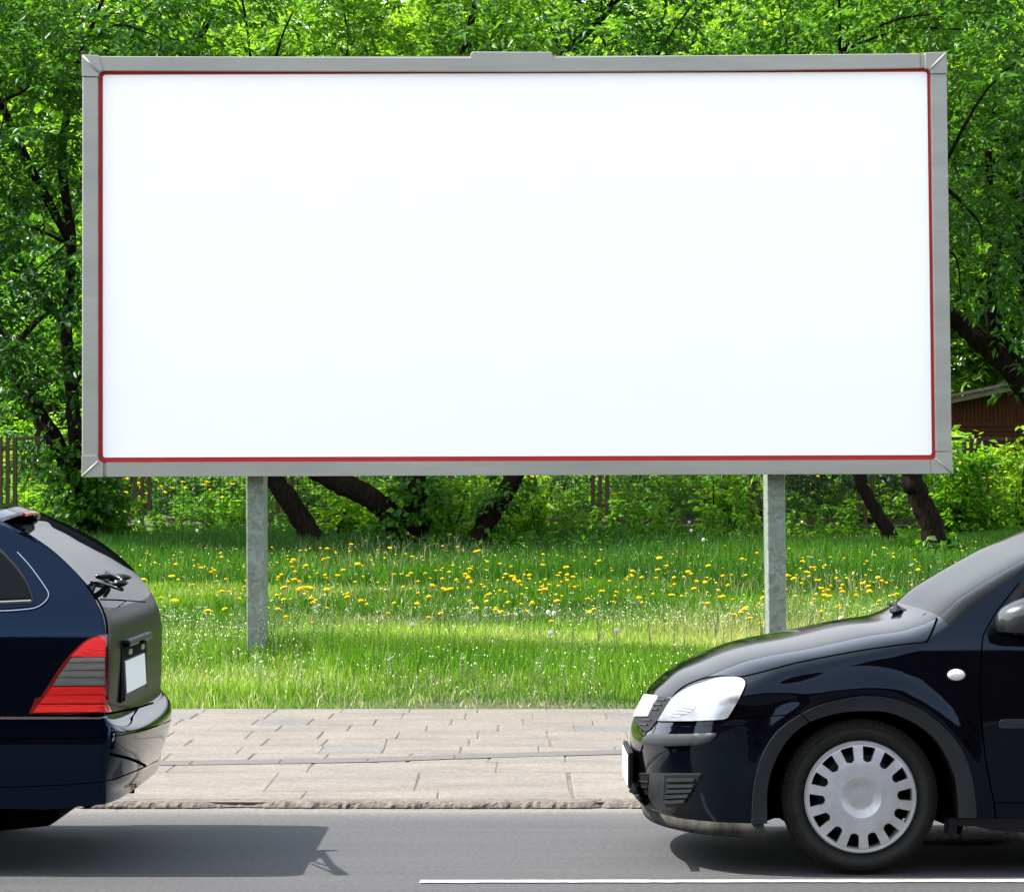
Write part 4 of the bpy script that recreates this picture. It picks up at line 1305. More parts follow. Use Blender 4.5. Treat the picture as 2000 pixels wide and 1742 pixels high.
# ------------------------------------------------------------------ vegetation
def leaf_arrays(pos, dirn, twig_len, nleaf, size, rng, droop=.35, wide=.42, upn=.75, spread=.8):
    """leaflets in pairs along twigs; pos, dirn: (T,3)"""
    T = len(pos)
    t = np.linspace(.15, 1, nleaf)
    P = pos[:, None, :] + dirn[:, None, :]*(t[None, :, None]*twig_len[:, None, None])
    P[:, :, 2] -= .12*twig_len[:, None]*t[None, :]**2
    P += rng.normal(0, .018, P.shape)
    side = np.where(np.arange(nleaf) % 2 == 0, 1.0, -1.0); side[-1] = 0
    up = np.array([0, 0, 1.0])
    perp = np.cross(dirn, up); perp /= (np.linalg.norm(perp, axis=1, keepdims=True)+1e-6)
    D = dirn[:, None, :]*.6 + perp[:, None, :]*side[None, :, None]*spread + rng.normal(0, .33, P.shape)
    D[:, :, 2] -= droop
    D /= np.linalg.norm(D, axis=2, keepdims=True)
    Nn = up[None, None, :]*upn + rng.normal(0, .45, P.shape)
    S = np.cross(D, Nn); S /= (np.linalg.norm(S, axis=2, keepdims=True)+1e-6)
    Nn = np.cross(S, D)
    L = size*rng.uniform(.6, 1.3, (T, nleaf))[:, :, None]
    Wd = L*wide*.5
    base = P; tip = P+D*L - Nn*L*.10
    mid = P+D*L*.42
    l = mid+S*Wd+Nn*L*.10; r = mid-S*Wd+Nn*L*.10
    V = np.stack([base, l, tip, r], axis=2).reshape(-1, 3)
    return V

def leaf_mesh(name, V, mt, tint, extra=None):
    n = len(V)//4
    me = bpy.data.meshes.new(name)
    me.vertices.add(len(V)); me.vertices.foreach_set("co", V.astype(np.float32).ravel())
    idx = np.arange(n)[:, None]*4
    loops = np.concatenate([idx+0, idx+1, idx+2, idx+0, idx+2, idx+3], axis=1).ravel()
    me.loops.add(len(loops)); me.loops.foreach_set("vertex_index", loops.astype(np.int32))
    me.polygons.add(2*n)
    me.polygons.foreach_set("loop_start", np.arange(2*n, dtype=np.int32)*3)
    me.polygons.foreach_set("loop_total", np.full(2*n, 3, dtype=np.int32))
    me.materials.append(mt)
    me.update(calc_edges=True)
    a = me.attributes.new("tint", 'FLOAT', 'FACE')
    a.data.foreach_set("value", np.repeat(tint, 2).astype(np.float32))
    return me

def noise3(P, sc, seed):
    r = np.random.default_rng(seed); s = 0
    for k in range(5):
        w = r.normal(0, 1, 3); w /= np.linalg.norm(w); f = sc*r.uniform(.7, 1.6)
        s = s+np.sin(P@w*f+r.uniform(0, 6.3))
    return s/5**.5

def crown(lobes, dens, rng, seed, size=.085, nleaf=11, tw=(.22, .5), gap=-.35, gsc=3.2, tbase=.5, mt=None, name="crown", droop=.35, wide=.42, cut=None):
    PP = []; DD = []
    for (c, r) in lobes:
        c = np.array(c); r = np.array(r)
        n = int(dens*1.05*4.19*r[0]*r[1]*r[2])
        u = rng.normal(0, 1, (n, 3)); u /= np.linalg.norm(u, axis=1, keepdims=True)
        rad = rng.uniform(.12, 1, n)**.5
        p = c+u*rad[:, None]*r
        d = u*.8+rng.normal(0, .5, (n, 3)); d[:, 2] *= .5; d /= np.linalg.norm(d, axis=1, keepdims=True)
        PP.append(p); DD.append(d)
    P = np.concatenate(PP); D = np.concatenate(DD)
    keep = noise3(P, gsc, seed) > gap
    # spray-like layering: leaves gather in drooping shelves
    keep &= (noise3(P*np.array([1, 1, 2.2]), gsc*2.2, seed+1) > -.55)
    if cut is not None: keep &= cut(P)
    P, D = P[keep], D[keep]
    V = leaf_arrays(P, D, rng.uniform(tw[0], tw[1], len(P)), nleaf, size, rng, droop, wide)
    tt = tbase+.24*noise3(P, 1.4, seed+2)+.05*np.clip(P[:, 2]-4.5, -2, 3)
    tint = np.clip(np.repeat(tt, nleaf)+rng.normal(0, .13, len(P)*nleaf), 0, 1)
    return leaf_mesh(name, V, mt, tint)

LEAF = [(0, (0.014, 0.060, 0.007)), (.5, (0.036, 0.122, 0.012)), (1, (0.11, 0.25, 0.022))]
M['leaf'] = leaf_mat("maple_leaves", LEAF, trans=.42, rough=.42)
M['leaf_light'] = leaf_mat("young_leaves", [(0, (0.03, 0.12, 0.006)), (.5, (0.085, 0.22, 0.010)), (1, (0.20, 0.36, 0.018))], trans=.5, rough=.42)
M['leaf_far'] = leaf_mat("far_leaves", [(0, (0.04, 0.13, 0.012)), (.5, (0.10, 0.23, 0.018)), (1, (0.19, 0.33, 0.03))], trans=.5, rough=.5)
M['ivy'] = leaf_mat("ivy_leaves", [(0, (0.010, 0.05, 0.004)), (.5, (0.035, 0.12, 0.008)), (1, (0.10, 0.24, 0.015))], trans=.45, rough=.35)

rngT = np.random.default_rng(77)
def P3(px, py, z): return W3(px, py, z)
def trunkmesh(root, paths, name="trunk", seed=1):
    rr = random.Random(seed)
    mb = MB()
    for pts, rad in paths:
        C = catmull([tuple(p) for p in pts], 5)
        R = np.interp(np.linspace(0, 1, len(C)), np.linspace(0, 1, len(rad)), rad)
        C = [Vector(c)+Vector((rr.uniform(-1, 1), rr.uniform(-1, 1), rr.uniform(-1, 1)))*.12*float(r) for c, r in zip(C, R)]
        mb.tube(C, [float(r) for r in R], 10, jit=.10, rng=rr)
    return mb.build(name, M['bark'], root, True)

def twigs_to(lobes, start, rr, n=2, r0=.028):
    out = []
    for (c, r) in lobes:
        for k in range(n):
            e = Vector(c)+Vector((rr.uniform(-.75, .75)*r[0], rr.uniform(-.75, .75)*r[1], rr.uniform(-.7, .8)*r[2]))
            s_ = min(start, key=lambda q: (q-e).length)
            m = (s_+e)/2+Vector((rr.uniform(-.25, .25), rr.uniform(-.25, .25), rr.uniform(-.1, .35)))
            out.append(([s_, m, e], [r0*rr.uniform(.5, 1), r0*.45, .008]))
    return out

def tree(name, label, cat, group, base, paths, lobes, dens, seed, size=.112, gap=-.45, tbase=.5, mt='leaf', ntw=1, ivy=None, **kw):
    root = empty(name, base, label, cat, group)
    rr = random.Random(seed); rng = np.random.default_rng(seed)
    ends = []
    for pts, rad in paths:
        ends += [Vector(p) for p in pts[len(pts)//2:]]
    lim = twigs_to(lobes, ends, rr, ntw)
    trunkmesh(root, paths, "trunk", seed)
    mb = MB()
    for pts, rad in lim:
        C = catmull([tuple(p) for p in pts], 4)
        R = np.interp(np.linspace(0, 1, len(C)), np.linspace(0, 1, len(rad)), rad)
        mb.tube(C, [float(r) for r in R], 6)
    mb.build("branches", M['bark'], root, True)
    me = crown(lobes, dens, rng, seed, size=size, gap=gap, tbase=tbase, mt=M[mt], **kw)
    link("crown", me, root)
    if ivy:
        P, D = [], []
        for (a, b, r, n) in ivy:
            for _ in range(n):
                t = rng.uniform(); p = np.array(a)*(1-t)+np.array(b)*t
                an = rng.uniform(0, 6.28); d = np.array((math.cos(an), math.sin(an)*1.0, rng.uniform(-.3, .3)))
                q = p+d*r*rng.uniform(.6, 1.25); P.append(q); D.append(d/np.linalg.norm(d))
        P = np.array(P); D = np.array(D)
        V = leaf_arrays(P, D, np.full(len(P), .16), 6, .09, rng, .4, .7)
        link("ivy", leaf_mesh("ivy", V, M['ivy'], np.clip(.45+rng.normal(0, .2, len(P)*6), 0, 1)), root)
    return root

G = "trees standing behind the billboard"
def lob(px, py, z, rx, ry, rz): return (tuple(P3(px, py, z)), (rx, ry, rz))
Z0 = 33.0
def pp(*a): return [P3(*q) for q in a]
# T1, ivy-covered double trunk at the left
tree("maple_tree", "ivy-covered tree with forked dark trunk beside the left edge of the billboard", "tree", G, (P3(172,1062,Z0).x, Z0, gz(Z0)),
     [(pp((170,1075,33),(165,1000,33),(150,935,33),(110,865,33),(72,800,33.1),(20,700,33.2),(-30,560,33.4)), [.17,.15,.13,.10,.085,.07,.05]),
      (pp((185,1070,32.9),(180,1000,33),(172,940,33),(150,860,32.9),(140,770,32.8),(130,640,32.8),(140,480,32.6),(120,300,32.5),(160,100,32.4)), [.15,.14,.12,.09,.075,.065,.055,.05,.03]),
      (pp((130,640,32.8),(95,590,32.9),(60,545,33),(10,520,33)), [.05,.04,.03,.02]),
      (pp((20,700,33.2),(60,640,33.3),(110,600,33.5)), [.05,.035,.02]),
      (pp((172,940,33),(200,800,33.6),(260,500,34),(330,200,34.2),(420,20,34.3)), [.10,.09,.08,.06,.04]),
      (pp((140,480,32.6),(60,330,32.2),(0,200,32),(-60,100,32)), [.05,.05,.04,.03])],
     [lob(60,640,32.6,1.0,1.0,.8), lob(120,420,32.2,1.1,1.1,.8), lob(-60,400,32.8,1.2,1.2,1.0), lob(40,230,32,1.3,1.2,.8), lob(160,60,32.2,1.5,1.3,.8), lob(380,80,33.5,1.5,1.3,.8), lob(-60,60,32.6,1.4,1.3,.9), lob(300,350,34.2,1.3,1.2,1.2), lob(130,780,33,.75,.8,.45), lob(20,-120,32.5,1.6,1.4,.8), lob(420,-140,33.5,1.7,1.5,.8), lob(70,520,31.6,.9,.6,.6), lob(30,330,31.4,1.0,.6,.6), lob(130,200,31.4,.9,.6,.5), lob(60,730,31.8,.7,.5,.35), lob(150,560,31.8,.6,.5,.5)],
     66, 101, tbase=.27, ivy=[((P3(150,960,33)), (P3(175,1065,33)), .24, 150), ((P3(178,930,33)), (P3(188,1065,32.9)), .22, 130), (P3(150,950,33), P3(112,870,33), .16, 50), (P3(172,940,33), P3(150,860,33), .18, 60)], gap=-.30)
# T2, leaning
tree("maple_tree", "tree leaning to the left with its bare trunk right behind the left billboard post", "tree", G, (P3(612,1062,Z0).x, Z0, gz(Z0)),
     [(pp((618,1078,33),(600,1035,33),(570,985,33),(530,930,33),(480,840,33),(450,700,33.2),(460,500,33.4),(500,250,33.6)), [.16,.125,.115,.108,.10,.09,.07,.045])],
     [lob(500,260,33.6,1.3,1.2,1.1), lob(560,60,33,1.4,1.3,.75), lob(380,200,33.4,1.2,1.2,1.0), lob(650,120,34,1.3,1.2,.9), lob(560,-140,33.4,1.9,1.5,.9), lob(200,600,36.4,1.5,2.6,.8), lob(430,580,36.4,1.5,2.6,.8), lob(620,480,36.6,1.5,2.4,.9)],  # deep lobes behind the board are added to shade the fence zone
     46, 102, mt='leaf_light', tbase=.45, gap=-.2)
# T3, big forked
tree("maple_tree", "forked tree with a limb curving left and an upright ivy-clad trunk", "tree", G, (P3(800,1064,Z0).x, Z0, gz(Z0)),
     [(pp((800,1085,33),(785,1045,33),(765,1010,33),(735,980,33),(690,955,33),(640,930,33),(590,880,33),(560,700,33.2),(600,450,33.5),(640,200,33.5)), [.20,.16,.14,.13,.125,.12,.11,.09,.07,.04]),
      (pp((803,1085,33.1),(812,1020,33.1),(812,930,33.1),(820,760,33),(800,500,33),(850,260,33),(905,110,33),(925,20,33)), [.19,.145,.125,.11,.10,.08,.05,.035]),
      (pp((800,500,33),(940,300,33),(1100,110,32.8),(1180,30,32.6),(1240,-60,32.6)), [.07,.06,.05,.045,.03])],
     [lob(850,200,33.4,1.3,1.2,1.0), lob(780,60,33.2,1.2,1.2,.75), lob(960,-20,32.6,1.0,1.1,.5), lob(1090,70,32,1.0,.9,.55), lob(700,300,33.6,1.3,1.2,1.0), lob(930,-190,33,1.9,1.5,.9), lob(1040,200,33.6,1.2,1.1,.8), lob(760,560,36.4,1.4,2.4,.8), lob(960,430,36.6,1.5,2.4,.9)],  # rear lobes, out of sight behind the board, added for shade on the fence
     50, 103, gap=-.15, ivy=[(P3(812,1060,33), P3(815,920,33), .15, 110), (P3(790,1060,33), P3(790,1000,33), .2, 50)])
# T4 leaning right
tree("maple_tree", "tree leaning to the right just right of the upright ivy-clad trunk", "tree", G, (P3(930,1060,33.1).x, 33.1, gz(33.1)),
     [(pp((922,1080,33.1),(940,1040,33.1),(965,995,33.1),(1005,930,33.1),(1050,840,33),(1100,650,33),(1180,400,33),(1240,180,33)), [.15,.12,.11,.10,.09,.08,.065,.04])],
     [lob(1250,250,33.6,1.3,1.2,1.0), lob(1330,70,32.4,1.2,1.1,.7), lob(1200,60,33.2,1.0,1.1,.7), lob(1440,110,32.6,1.1,1.1,.75), lob(1300,-170,33,1.9,1.5,.9), lob(1200,560,36.4,1.3,2.4,.8), lob(1420,470,36.4,1.5,2.2,.9)],  # hidden back lobes added so that they shade the fence
     50, 104, gap=-.22, ivy=[(P3(925,1060,33), P3(970,985,33), .13, 26), (P3(975,985,33), P3(1005,930,33), .15, 40)])
# T6, T7
tree("maple_tree", "slim dark tree leaning left between the right billboard post and a thicker leaning trunk", "tree", G, (P3(1742,1050,Z0).x, Z0, gz(Z0)),
     [(pp((1748,1068,33.2),(1735,1040,33.2),(1710,1000,33.2),(1690,960,33.2),(1676,920,33.2),(1650,800,33.2),(1640,600,33.3),(1650,300,33.4)), [.10,.085,.075,.07,.07,.06,.05,.04])],
     [lob(1600,150,33.6,1.2,1.2,.9), lob(1620,40,32.8,1.2,1.2,.6), lob(1700,250,33.4,1.1,1.1,.9), lob(1620,-170,33,1.8,1.4,.8)],
     50, 105, gap=-.3, tbase=.4)
tree("maple_tree", "thick brown tree trunk leaning left below the lower right corner of the billboard", "tree", G, (P3(1838,1085,31.0).x, 31.0, gz(31.0)),
     [(pp((1845,1102,31),(1830,1060,31),(1812,1005,31),(1792,965,31),(1776,920,31),(1760,850,31),(1770,700,31),(1800,500,31),(1830,350,31.6)), [.17,.135,.12,.115,.105,.10,.09,.075,.05]),
      (pp((1800,500,31),(1700,300,31.4),(1640,100,31.6)), [.07,.05,.03])],
     [lob(1880,380,31,.95,1.0,.7), lob(1930,200,30.8,1.2,1.2,.8), lob(1840,40,30.8,1.3,1.2,.75), lob(1700,80,32,1.2,1.1,.65), lob(2000,40,31,1.2,1.2,.8), lob(1850,-170,31,1.8,1.4,.8), lob(1950,530,31.4,.8,.9,.55)],
     56, 106, gap=-.30, tbase=.45, ivy=[(P3(1830,1085,31), P3(1825,1050,31), .2, 40)])
# T9 big limb from the right
tree("maple_tree", "tree at the right edge whose thick bare limb slants up behind the right billboard rail", "tree", G, (P3(2075,1000,35.0).x, 35.0, gz(35.0)),
     [(pp((2090,1060,35),(2060,900,35),(2030,790,35),(1985,728,35),(1930,680,35),(1880,635,35),(1830,590,35),(1740,480,35.2),(1700,300,35.4)), [.24,.20,.19,.16,.13,.12,.11,.08,.05]),
      (pp((2010,760,35),(1960,680,35),(1935,600,34.8),(1945,480,34.6),(1930,330,34.5),(1950,150,34.4)), [.12,.09,.08,.06,.05,.03]),
      (pp((2030,790,35),(2040,640,34.8),(1990,500,34.6),(2020,300,34.6)), [.13,.11,.08,.05])],
     [lob(1980,600,34.4,1.0,1.0,.6), lob(1900,480,34.2,1.0,1.0,.7), lob(2060,450,34.2,1.2,1.2,1.0), lob(1960,330,34,1.2,1.2,.8), lob(2080,230,34,1.4,1.3,1.0), lob(1900,150,34.6,1.4,1.2,.8), lob(2100,680,34.4,1.0,1.0,.6), lob(2000,-100,34,1.8,1.5,1.0)],
     54, 107, gap=-.32, tbase=.35)
# smaller trunks beyond the fence
tree("young_tree", "small tree with a thin dark trunk beyond the fence, left of the right post", "tree", "trees beyond the fence", (P3(1365,1000,39).x, 39, gz(39)),
     [(pp((1372,1030,39),(1358,985,39),(1345,940,39),(1335,850,39),(1350,600,39),(1340,400,39)), [.12,.10,.09,.08,.06,.03])],
     [lob(1345,560,39,1.6,1.5,1.3), lob(1300,330,39,1.8,1.5,1.4), lob(1420,960,38.6,.35,.35,.22), lob(1340,60,39.4,1.6,1.4,1.1)], 34, 108, mt='leaf_light')
tree("young_tree", "tree with a dark upright trunk beyond the fence just right of the right billboard post", "tree", "trees beyond the fence", (P3(1560,985,40).x, 40, gz(40)),
     [(pp((1562,1020,40),(1560,960,40),(1556,900,40),(1550,700,40),(1560,400,40)), [.13,.12,.11,.09,.05]),
      (pp((1575,1000,40),(1588,960,40),(1606,920,40),(1640,800,40),(1680,600,40)), [.08,.075,.07,.06,.03])],
     [lob(1560,500,40,1.7,1.5,1.5), lob(1650,300,40,1.8,1.5,1.4), lob(1500,150,40,1.8,1.4,1.3)], 34, 109, gap=-.1)
tree("young_tree", "slim tree beyond the fence at the far left, its trunk crossing the fence mesh", "tree", "trees beyond the fence", (P3(72,960,41).x, 41, gz(41)),
     [(pp((68,990,41),(72,930,41),(80,860,41),(70,760,41),(60,600,41),(90,400,41)), [.11,.10,.09,.08,.06,.04])],
     [lob(40,640,41,1.5,1.4,1.1), lob(110,380,41,1.8,1.5,1.5), lob(90,820,40.6,.9,.9,.5), lob(0,150,41,1.9,1.5,1.5), lob(250,100,41,1.8,1.5,1.3)], 34, 110, gap=-.1, mt='leaf_light')

# unseen tall tree added left of the picture so that its canopy shades the lawn
def tall(label, x, y, lobes, seed):
    z = gz(y)
    tree("shade_tree", label, "tree", "unseen trees added to shade the lawn", (x, y, z),
         [([Vector((x, y, z-.3)), Vector((x+.2, y-.2, 4)), Vector((x+.4, y-.8, 8))], [.28, .22, .14])], lobes, 20, seed, gap=.12, gsc=1.6, size=.12)
tall("unseen tall tree added beyond the left edge of the picture to shade the lawn", -11.5, 28.5, [((-12.5+2.1*k, 27.6+.9*math.sin(k*2.1), 8.6+.5*math.sin(k)), (1.4, 2.2, .8)) for k in range(4)], 201)
# ---- far wood: individual trees sharing three crowns
farme = []
for k in range(3):
    rng = np.random.default_rng(300+k)
    L = [((rng.uniform(-2.2, 2.2), rng.uniform(-1.5, 1.5), rng.uniform(2.2, 9.5)), (rng.uniform(1.5, 2.3), rng.uniform(1.4, 2), rng.uniform(1.1, 1.8))) for _ in range(12)]
    L += [((0, 0, 10.5), (2, 1.8, 1.6)), ((0, 0, 6), (2.6, 2, 2.6)), ((0, 0, 2.2), (2.2, 1.8, 1.4))]
    farme.append(crown(L, 11.0, rng, 300+k, size=.21, nleaf=10, tw=(.4, .9), gap=-.7, gsc=1.8, mt=M['leaf_far'], tbase=[.5, .62, .4][k]))
mbt = MB(); mbt.tube([(0, 0, -.5), (.1, 0, 2), (-.1, .1, 5), (.1, 0, 9)], [.25, .2, .15, .06], 8)
for s_ in (-1, 1): mbt.tube([(0, 0, 3), (1.1*s_, .3, 5), (1.8*s_, .2, 7.5)], [.13, .09, .03], 6)
tmesh = mbt.build("trunk", M['bark'], None, True); tme = tmesh.data; bpy.data.objects.remove(tmesh)
rf = random.Random(21)
GF = "trees of the wood in the far background"
k = 0
for (zz, nx_, sc0, xr) in ((62, 15, .92, 23.5), (76, 15, 1.12, 28.5), (92, 16, 1.35, 33.5)):
    for i in range(nx_):
        x = -xr+2*xr*(i+.5)/nx_+rf.uniform(-.7, .7); y = zz+rf.uniform(-2.5, 2.5)
        if zz == 62 and 7.2 < x < 13.5: y = 70
        px = CX+x*F/y
        r = bpy.data.objects.new("wood_tree", None); COL.objects.link(r)
        r.location = (x, y, gz(y)); r.rotation_euler = (0, 0, rf.uniform(0, 6.28)); s_ = sc0*rf.uniform(.9, 1.12)
        r.scale = (s_, s_, s_)
        tag(r, "tall leafy tree of the wood in the far background", "tree", GF)
        for nm, me in (("crown", farme[k % 3]), ("trunk", tme)):
            c = bpy.data.objects.new(nm, me); COL.objects.link(c); c.parent = r
        k += 1
# ---- bushes in the park behind the fence
bme = []
for k in range(3):
    rng = np.random.default_rng(400+k)
    L = [((rng.uniform(-.7, .7), rng.uniform(-.6, .6), rng.uniform(.2, 1.1)), (rng.uniform(.4, .7), .5, rng.uniform(.3, .55))) for _ in range(7)]
    bme.append(crown(L, 90, rng, 400+k, size=.10, nleaf=9, tw=(.15, .35), gap=-.6, mt=M['leaf_light'] if k == 2 else M['leaf'], tbase=[.4, .55, .7][k], name="foliage", wide=.55))
mbt = MB()
for q in range(7):
    a = q*.9; mbt.tube([(0, 0, -.1), (.25*math.cos(a), .25*math.sin(a), .5), (.5*math.cos(a), .5*math.sin(a), 1.1)], [.02, .014, .006], 5)
o_ = mbt.build("stems", M['bark'], None); sme = o_.data; bpy.data.objects.remove(o_)
rb = random.Random(9)
bush_spots = [(-6.6,38.5,1),( -5.2,39.5,.8),(-4.1,38.9,.6),(-2.7,37.3,.6),(-1.9,38.2,.7),(-.6,38.5,.8),(.55,38.6,.7),(1.5,39.4,.8),(2.3,38.2,.55),(3.2,37.2,.7),(4.2,37.6,.9),(5.0,38.4,.8),(6.4,39.5,.6),(7.6,40,.7),
              (-8,47,1.4),(-5.6,50,1.2),(-2.6,52,1.3),(0.4,50,1.1),(3.2,51,1.3),(5.6,47,1.1),(9.8,50,1.0),(-9,58,2.2),(-6,59,2.1),(-3,58,2.3),(0,59,2.2),(3,58,2.3),(5.6,59,2.0),(12.5,57,2.0),(-12,58,2.3)]
for i, (x, y, s_) in enumerate(bush_spots):
    r = bpy.data.objects.new("bush", None); COL.objects.link(r)
    r.location = (x, y, gz(y)-.05); r.rotation_euler = (0, 0, rb.uniform(0, 6.28)); r.scale = (s_, s_, s_*rb.uniform(.85, 1.1))
    far = y > 45
    tag(r, "rounded green bush in the park meadow well behind the wire fence" if far else "low leafy bush growing close behind the wire fence", "bush", "bushes in the park meadow" if far else "bushes along the fence")
    for nm, me in (("foliage", bme[(i % 3) if far else (i % 5 == 3)+ (i % 2)*0]), ("stems", sme)):  # bushes by the fence take darker leaves, shade put into their colour
        c = bpy.data.objects.new(nm, me); COL.objects.link(c); c.parent = r
# sunlit saplings among the trunks in front of the fence
def sapling(px, py, z, w, h, n, seed, label, mt='leaf_light', tb=.6):
    rng = np.random.default_rng(seed); b = P3(px, py, z); b.z = gz(z)
    root = empty("sapling", b, label, "sapling", "saplings between the trunks")
    nst = 6; P = []; D = []
    mb = MB()
    for s_ in range(nst):
        e = b+Vector((rng.uniform(-w, w), rng.uniform(-.4, .4), h*rng.uniform(.6, 1)))
        mb.tube([b+Vector((rng.uniform(-.1, .1), 0, -.05)), (b+e)/2+Vector((rng.uniform(-.1, .1), 0, .05)), e], [.012, .009, .004], 5)
        for _ in range(n//nst):
            t = rng.uniform(.2, 1)
            P.append(np.array(b+(e-b)*t)+rng.normal(0, .12, 3)); d = rng.normal(0, 1, 3); d[2] = abs(d[2])*.2; D.append(d/np.linalg.norm(d))
    mb.build("stems", M['bark'], root)
    V = leaf_arrays(np.array(P), np.array(D), np.full(len(P), .2), 7, .10, rng, .3, .5)
    link("foliage", leaf_mesh("foliage", V, M[mt], np.clip(tb+rng.normal(0, .16, len(P)*7), 0, 1)), root)
sapling(655, 1050, 34.0, .40, .65, 100, 1, "bright green sapling between the left leaning trunk and the curved limb")
sapling(720, 1050, 34.6, .4, .40, 70, 2, "low bright sapling under the curved limb of the forked tree")
sapling(880, 1050, 34.4, .42, .95, 130, 3, "tall leafy sapling between the upright ivy trunk and the trunk leaning right", tb=.5)
sapling(1020, 1040, 34.4, .4, .6, 90, 4, "small sapling just right of the trunk leaning right", tb=.7)
sapling(1425, 1020, 35.2, .4, .9, 100, 5, "young sapling left of the right billboard post", tb=.55)
sapling(1870, 1020, 34.6, .5, 1.2, 300, 6, "leafy sapling in front of the fence below the shed", tb=.45)
sapling(1990, 1000, 34.8, .35, 1.25, 110, 7, "pale yellow green sapling at the right edge in front of the wire mesh", tb=.95)

# ------------------------------------------------------------------ fence
YF = 36.0
def zf(py, Y=YF): return EYE+(HY-py)*Y/F
fe = empty("wire_fence", (0, YF, zf(1022)), "rusty green wire mesh fence with triple posts running behind the trees", "fence")
ztop, zbot = zf(858), zf(1012)
pcol = [-310, -20, 15, 278, 557, 865, 1172, 1480, 1690, 1897, 2180]
pX = [(p-CX)*YF/F for p in [-560, -280, 15, 278, 557, 865, 1172, 1480, 1690, 1897, 2180, 2480]]
for i, x in enumerate(pX):
    mb = MB(); zb = zf(1022); w = .022
    for dx in (-.085, 0, .085): mb.box(x+dx-w, x+dx+w, YF-.03, YF+.03, zb-(.04 if dx == 0 else -.05), ztop+.02)
    mb.box(x-.063, x-.022, YF-.02, YF+.02, zf(990), zf(984)); mb.box(x+.022, x+.063, YF-.02, YF+.02, zf(990), zf(984))
    mb.box(x-.063, x-.022, YF-.02, YF+.02, zf(880), zf(875)); mb.box(x+.022, x+.063, YF-.02, YF+.02, zf(880), zf(875))
    mb.build("fence_post", M['rusty_green'], fe)
    if i < len(pX)-1:
        x0, x1 = x+.11, pX[i+1]-.11
        mb = MB(); r = .0028
        n = int((x1-x0)/.048); rx = random.Random(i)
        for k in range(n+1):
            xx = x0+(x1-x0)*k/n+rx.uniform(-.003, .003); mb.box(xx-r, xx+r, YF-r, YF+r, zbot, ztop)
        n = int((ztop-zbot)/.048)
        for k in range(n+1):
            zz = zbot+(ztop-zbot)*k/n; mb.box(x0, x1, YF-.009, YF-.0035, zz-r, zz+r)
        mb.build("wire_mesh", M['wire'], fe)
        mb = MB(); mb.box(x0, x1, YF-.02, YF+.02, ztop-.01, ztop+.03); mb.build("top_rail", M['rusty_green'], fe)
        mb = MB(); mb.box(x0, x1, YF-.02, YF+.02, zbot-.045, zbot-.005); mb.build("bottom_rail", M['rusty_green'], fe)
lw_ = empty("low_wall", (0, YF+.1, gz(36)), "low dark mossy concrete wall carrying the wire fence", "wall")
v, f = box_vf(-10, 9, YF-.08, YF+.22, gz(35.9)-.2, zf(1026)); bevel(mesh("wall_base", v, f, M['concrete_dark'], lw_), .01)
for i, x in enumerate(pX):
    v, f = box_vf(x-.22, x+.22, YF-.14, YF-.083, gz(35.9)-.2, zf(1030)); mesh("pier", v, f, M['concrete_dark'], lw_)

# ------------------------------------------------------------------ shed
YSd = 57.0
sd = empty("garden_shed", (P3(1990, 900, YSd).x, YSd, gz(YSd)), "dark brown wooden shed with a sloping roof beyond the fence at the right edge", "shed")
def sx(px): return (px-CX)*YSd/F
def sz(py): return EYE+(HY-py)*YSd/F
mb = MB(); rsd = random.Random(6)
xx = sx(1835)
while xx < sx(2150):
    w = .075; zt = sz(788-(xx-sx(1858))*F/YSd*.205); d = rsd.uniform(0, .02)
    mb.box(xx, xx+w-.008, YSd-d, YSd+.1, sz(828), zt); xx += w
mb.build("upper_boarding", M['wood_dark'], sd)
mb = MB()
zz = gz(YSd)-.1
while zz < sz(830):
    mb.box(sx(1840), sx(2140), YSd-.02-rsd.uniform(0, .02), YSd+.1, zz, zz+.085); zz += .095
mb.build("lower_boarding", M['wood_dark'], sd)
def slopebox(x0, y0p, x1, y1p, th, ya, yb):
    v = [(x0, ya, sz(y0p)), (x1, ya, sz(y1p)), (x1, yb, sz(y1p)), (x0, yb, sz(y0p)), (x0, ya, sz(y0p)+th), (x1, ya, sz(y1p)+th), (x1, yb, sz(y1p)+th), (x0, yb, sz(y0p)+th)]
    return v, box_vf(0, 1, 0, 1, 0, 1)[1]
v, f = slopebox(sx(1830), 793, sx(2060), 746, .09, YSd-.35, YSd-.3); mesh("fascia", v, f, M['wood_grey'], sd)
v, f = slopebox(sx(1826), 783, sx(2064), 733, .06, YSd-.42, YSd+3); mesh("roof", v, f, M['wood_grey'], sd)
v, f = slopebox(sx(2064), 733, sx(2300), 785, .06, YSd-.42, YSd+3); mesh("roof", v, f, M['wood_grey'], sd)
v, f = box_vf(sx(1840), sx(2140), YSd+.12, YSd+2.8, gz(YSd)-.1, sz(800)); mesh("inner_wall", v, f, M['wood_dark'], sd)

